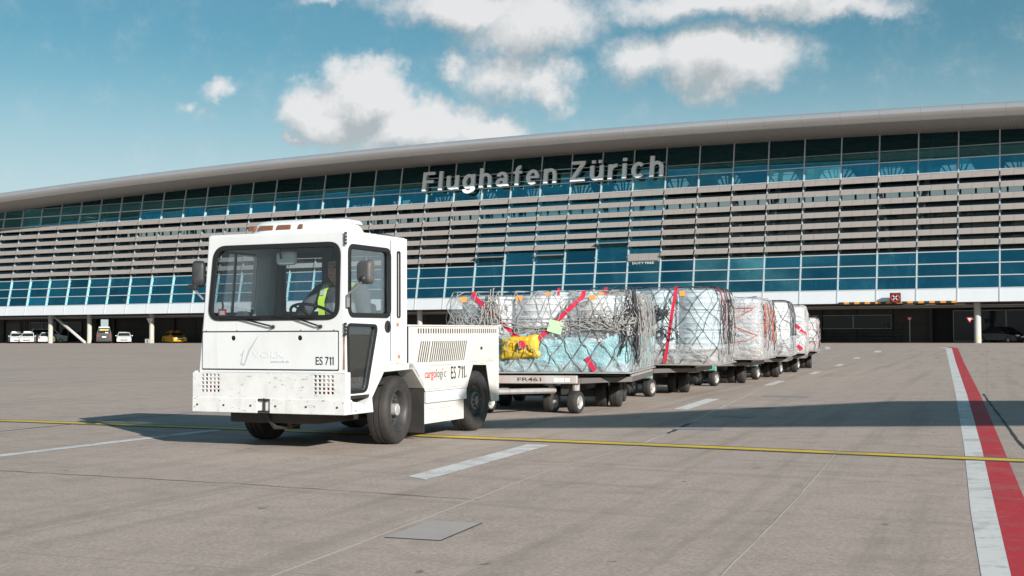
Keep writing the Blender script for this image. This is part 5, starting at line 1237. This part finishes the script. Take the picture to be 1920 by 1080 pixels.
        Ld.tagat('tag_orange', F(X-.55), zt-.08, .09, .09, 8); Ld.tagat('tag_orange', F(X-1.95), zt-.06, .1, .07, 0); Ld.tagat('tag_orange', F(X-2.9), zt-.06, .1, .06, 0)
        Ld.ribbon('strap', [(F(X-1.88), zt+.1), (F(X-1.88), zt-.1)], .05); Ld.ribbon('strap', [(F(X-2.72), zt+.1), (F(X-2.72), zt-.1)], .05)
    elif k == 2:
        Ld.drums(4, 4, .76, zt-.015, 'drum_blue'); Ld.planks(.535, 3); Ld.shell('film', .56, zt); Ld.shell('film_thick', .535, .95, .03, 'film_skirt', False, 120, 8, .05)
        X = w/2; pts = [(F(X-.9), zt-.22), (F(X-.08), zt-.20), (F(X-.35), zt-.35), (F(X-.62), zt-.52), (F(X-.05), zt-.75), (F(X-.25), zt-.86), (F(X-.7), zt-.90), (F(X-.45), .62)]
        b = MB(); b.tube(Ld.poly_on(pts, .02), .011, 5); b.build('orange_rope', MT['rope_orange'], Ld.root, smooth=True)
        Ld.net('rope_pale', .007, .5, .3, Y(.1), right, .3); Ld.tangle('rope_orange', .008, 8, Y(.1), Y(2.1), .6, 1.7, False, .05); Ld.tangle('rope_dark', .008, 8, Y(.1), Y(2.1), .6, 1.7, False, .05)
        Ld.shell('film_pink', .60, zt-.05, .018, 'outer_film', False, 110, 10, .03)
    elif k == 3:
        Ld.drums(4, 3, .80, zt-.015); Ld.shell('film', .56, zt); Ld.shell('film_thick', .535, .98, .03, 'film_skirt', False, 120, 8, .06); Ld.planks(.535, 2)
        MB().box(w/2-.62, w/2-.12, -.0, .3, .62, .78).build('carton', MT['carton'], Ld.root)
        Ld.net('rope_dark', .008, .42, .30, F(-.2), right, .3)
    elif k == 4:
        Ld.drums(4, 3, .60, zt-.015); Ld.shell('film_thick', .535, zt, .0, 'film', True, 120, 18, .05); Ld.net('rope_pale', .007, .45, .3, F(0), right, .3)
        for dx, z in ((-.25, 1.25), (-.12, 1.12), (-.2, .72)): Ld.ribbon('strap', [(F(w/2+dx), z), (F(w/2+dx+.12), z-.10)], .09, 'red_tab')
    else:
        Ld.drums(4, 2, .80, zt-.015); Ld.shell('film_pink', .535, zt, .0, 'film', True, 120, 18, .06)
        MB().box(w/2-.95, w/2-.30, -.06, .4, .56, .86).build('carton', MT['carton'], Ld.root, bevel=.01); Ld.net('rope_dark', .008, .40, .26, F(0), right, .3)

# ------------------------------------------------------------------ unseen aircraft wing, added and shaped to cast the shadow band on the apron
MT['wing'] = worn('white aircraft skin', (.70,.71,.72), .3, .1, (.55,.55,.55), .25, .5)
wing = empty('shadow_aircraft', (13, 1, 0), 0, 'unseen aircraft wing added off to the right to shade the apron', 'aircraft')
def aero(root, tip, name):
    b = MB(); vs = []; fs = []; N_ = 7
    for k in range(N_):
        t = k/(N_-1); a = Vector(root[0]).lerp(Vector(tip[0]), t); c = Vector(root[1]).lerp(Vector(tip[1]), t); th = (a-c).length*.09+.04
        sec = [(0, 0), (.05, .6), (.25, 1), (.6, .7), (1, .05), (1, -.05), (.6, -.35), (.25, -.5), (.05, -.35)]
        for (x, z) in sec: p = a.lerp(c, x); vs.append((p.x, p.y, p.z+z*th))
    m_ = 9
    for k in range(N_-1):
        for j in range(m_): fs.append((k*m_+j, k*m_+(j+1) % m_, (k+1)*m_+(j+1) % m_, (k+1)*m_+j))
    fs += [tuple(range(m_))[::-1], tuple((N_-1)*m_+j for j in range(m_))]
    return b.add(vs, fs).build(name, MT['wing'], wing, smooth='auto')
aero([(-.2, 7.4, 4.9), (-.2, 2.75, 4.9)], [(-7.2, 2.9, 5.1), (-7.2, 2.2, 5.1)], 'wing'); aero([(9, 8.4, 4.3), (9, 1.4, 4.3)], [(-.21, 7.4, 4.9), (-.21, 2.75, 4.9)], 'wing_root')
MB().lathe([(0, -24), (1.0, -22), (1.7, -18), (1.95, -12), (1.95, -3), (1.7, 0), (1.1, 2.4), (.4, 3.8), (0, 4.1)], 32, Matrix.Translation((10.6, 0, 4.2)) @ Matrix.Rotation(R(-90), 4, 'X')).build('fuselage', MT['wing'], wing, smooth=True)
for x, y in ((10.6, 1.0), (8.2, -6), (13, -6)):
    MB().tube([(x, y, .4), (x, y, 3.2)], .12, 10).build('gear_leg', MT['galv'], wing); make_wheel('gear_wheel', wing, x, y, .42, .3)

# ------------------------------------------------------------------ parked cars in the undercroft
MT['car_white'] = M_('white car paint', (.70,.71,.71), .25); MT['car_dark'] = M_('dark van paint', (.06,.062,.065), .3); MT['car_yellow'] = M_('yellow car paint', (.70,.38,.02), .3); MT['car_black'] = M_('black car paint', (.02,.02,.022), .25)
MT['tail'] = M_('tail lamp red', (.45,.02,.02), .25); MT['head'] = M_('headlamp clear', (.75,.76,.76), .12)
def car(i, y, rz, paint, label, L_=4.3, W=1.78, H=1.47, kind='hatch', extras=()):
    # local: x forward, y left, z up
    p = Vector((B0.x, B0.y)) + U*(i*S) + Vector((-U.y, U.x))*y
    c = empty('van' if kind == 'van' else 'parked_car', (p.x, p.y, 0), rz, label, 'van' if kind == 'van' else 'car', 'vehicles parked under the terminal')
    h = L_/2; gc = .20; belt = H*.60; hw = W/2
    if kind == 'van': low = [(-h, gc+.1), (-h*.99, belt), (h*.55, belt), (h*.96, belt*.80), (h, gc+.25), (h*.97, gc)]; top = [(-h*.97, belt), (-h*.92, H*.97), (-h*.85, H), (h*.18, H), (h*.28, H*.97), (h*.60, belt)]
    else: low = [(-h, gc+.15), (-h*.97, belt*.96), (-h*.62, belt*1.02), (h*.42, belt), (h*.90, belt*.80), (h, belt*.58), (h*.98, gc)]; top = [(-h*(.86 if kind == 'hatch' else .72), belt*.99), (-h*(.66 if kind == 'hatch' else .42), H*.96), (-h*.30, H), (h*.06, H*.99), (h*.20, H*.93), (h*.50, belt*.99)]
    low += [(-h*.97, gc)]
    def sec(out, w0, w1, z0, z1, name, mat, par=c, bev=.05, inset=0):
        b = MB(); n = len(out); f = lambda z: w0+(w1-w0)*max(0, min(1, (z-z0)/(z1-z0)))
        b.add([(x, f(z)-inset, z) for x, z in out]+[(x, -f(z)+inset, z) for x, z in out], [tuple(range(n)), tuple(range(2*n-1, n-1, -1))]+[(k, (k+1) % n, n+(k+1) % n, n+k) for k in range(n)]); return b.build(name, MT[mat], par, bevel=bev, seg=2, smooth='auto')
    body = sec(low, hw, hw*.97, gc, belt, 'body', paint)
    cabn = sec(top, hw*.94, hw*.74, belt, H, 'cabin', paint, c, .04)
    xs = [x for x, z in top]; zlo, zhi = belt+.06, H-.10
    # side windows, windscreen and rear window as dark panes proud of the cabin
    wf = lambda z: hw*.94+(hw*.74-hw*.94)*(z-belt)/(H-belt)
    x0, x1, xa, xb = top[0][0]+.25, top[-1][0]-.30, top[1][0]+.22, top[-2][0]-.12
    for s_ in (-1, 1):
        MB().hexa([(x0, s_*(wf(zlo)+.004), zlo), (x1, s_*(wf(zlo)+.004), zlo), (x1, s_*(wf(zlo)+.008), zlo), (x0, s_*(wf(zlo)+.008), zlo), (xa, s_*(wf(zhi)+.004), zhi), (xb, s_*(wf(zhi)+.004), zhi), (xb, s_*(wf(zhi)+.008), zhi), (xa, s_*(wf(zhi)+.008), zhi)]).build('side_window', MT['car_glass'], cabn)
        MB().box(x1-.05, x1+.14, s_*hw*1.0 if s_ > 0 else -hw-.16, hw+.16 if s_ > 0 else -hw, belt+.02, belt+.15).build('door_mirror', MT[paint], c, bevel=.03)
    def endpane(pa, pb, sg_, name):
        (xa_, za), (xb_, zb) = pa, pb; g = .12; v = [Vector((xa_, 0, za)).lerp(Vector((xb_, 0, zb)), t) for t in (g, 1-g)]; nrm = Vector((sg_*abs(zb-za), 0, abs(xb_-xa_))).normalized()*.012
        q = []
        for o_ in (0, 1):
            for vv, ww in ((v[0], wf(v[0].z)-.10), (v[1], wf(v[1].z)-.06)):
                q += [tuple(vv+nrm*(.5+o_)+Vector((0, ww, 0))), tuple(vv+nrm*(.5+o_)-Vector((0, ww, 0)))]
        MB().add(q, [(0, 1, 3, 2), (4, 6, 7, 5), (0, 4, 5, 1), (2, 3, 7, 6), (0, 2, 6, 4), (1, 5, 7, 3)]).build(name, MT['car_glass'], cabn)
    endpane(top[-1], top[-2], 1, 'windscreen'); endpane(top[0], top[1], -1, 'rear_window')
    for x in (-h*.60, h*.62):
        for s_ in (-1, 1):
            w = empty('wheel', (x, s_*(hw-.10), .31)); w.parent = c; M = Matrix.Rotation(R(-90*s_), 4, 'X')
            MB().lathe([(.20, -.10), (.30, -.10), (.315, -.06), (.315, .07), (.30, .11), (.20, .11)], 24, M, True).build('tyre', MT['rubber'], w, smooth='auto'); MB().lathe([(.205, .09), (.17, .08), (.05, .10), (0, .10)], 16, M).build('rim', MT['rim'], w, smooth='auto')
    for s_ in (-1, 1):
        MB().box(h*.90, h*1.005, s_*hw*.62-.19, s_*hw*.62+.19, belt*.66, belt*.82).build('headlight', MT['head'], c, bevel=.04); MB().box(-h*1.005, -h*.95, s_*hw*.78-.13, s_*hw*.78+.11, belt*.70, belt*.92).build('tail_light', MT['tail'], c, bevel=.02)
    MB().box(h*.985, h*1.006, -hw*.5, hw*.5, gc+.16, gc+.30).build('grille', MT['black'], c); MB().box(h*1.007, h*1.012, -.26, .26, gc+.30, gc+.41).build('number_plate', MT['white'], c); MB().box(-h*1.012, -h*1.006, -.26, .26, belt*.62, belt*.75).build('number_plate', MT['white'], c)
    if 'bar' in extras: MB().box(-.20, .15, -hw*.66, hw*.66, H+.01, H+.13).build('light_bar', MT['white'], c, bevel=.03)
    if 'beacon' in extras:
        for s_ in (-1, 1): MB().box(-.15, .15, s_*.42-.2, s_*.42+.2, H+.01, H+.14).build('beacon', MT['amber'], c, bevel=.03)
    if 'stickers' in extras:
        MB().box(-h*.995, -h*.985, -.55, .55, H-.34, H-.20).build('yellow_band', MT['yellow'], c); MB().box(-h*1.0, -h*.99, -.5, -.15, belt+.1, belt+.25).build('sticker', MT['white'], c)
        MB().box(-h*.6, h*.1, -hw*.7, hw*.7, H+.01, H+.14).build('light_bar', MT['white'], c, bevel=.03)
    return c
toward = R(290)      # nose towards the apron
def atpx(ii): return ii
car(-.30, 2.6, toward+R(6), 'car_white', 'white hatchback at the far left end, half cut by the picture edge', extras=('bar',))
car(.10, 7.0, toward+R(90), 'car_white', 'white van parked sideways behind the two leftmost hatchbacks', 4.9, 1.9, 1.95, 'van')
car(.42, 2.4, toward-R(4), 'car_white', 'white hatchback with a white roof bar facing the apron', extras=('bar',))
car(1.25, 3.0, toward+R(172), 'car_white', 'white car seen from behind beside the leftmost column', 4.3, 1.8, 1.46, 'sedan')
car(4.30, 2.4, toward+R(178), 'car_dark', 'dark van seen from behind with yellow band and roof light bar', 4.9, 1.92, 1.98, 'van', ('stickers',))
car(5.22, 2.6, toward-R(3), 'car_white', 'white saloon facing the apron right of the dark van', 4.5, 1.8, 1.46, 'sedan')
car(6.98, 5.0, toward+R(16), 'car_yellow', 'yellow car with roof beacons beside the triangular sign', 4.3, 1.78, 1.47, 'sedan', ('beacon',))
car(34.85, 6.2, toward+R(12), 'car_black', 'dark car in deep shade behind the right hand column', 4.6, 1.85, 1.5, 'sedan')
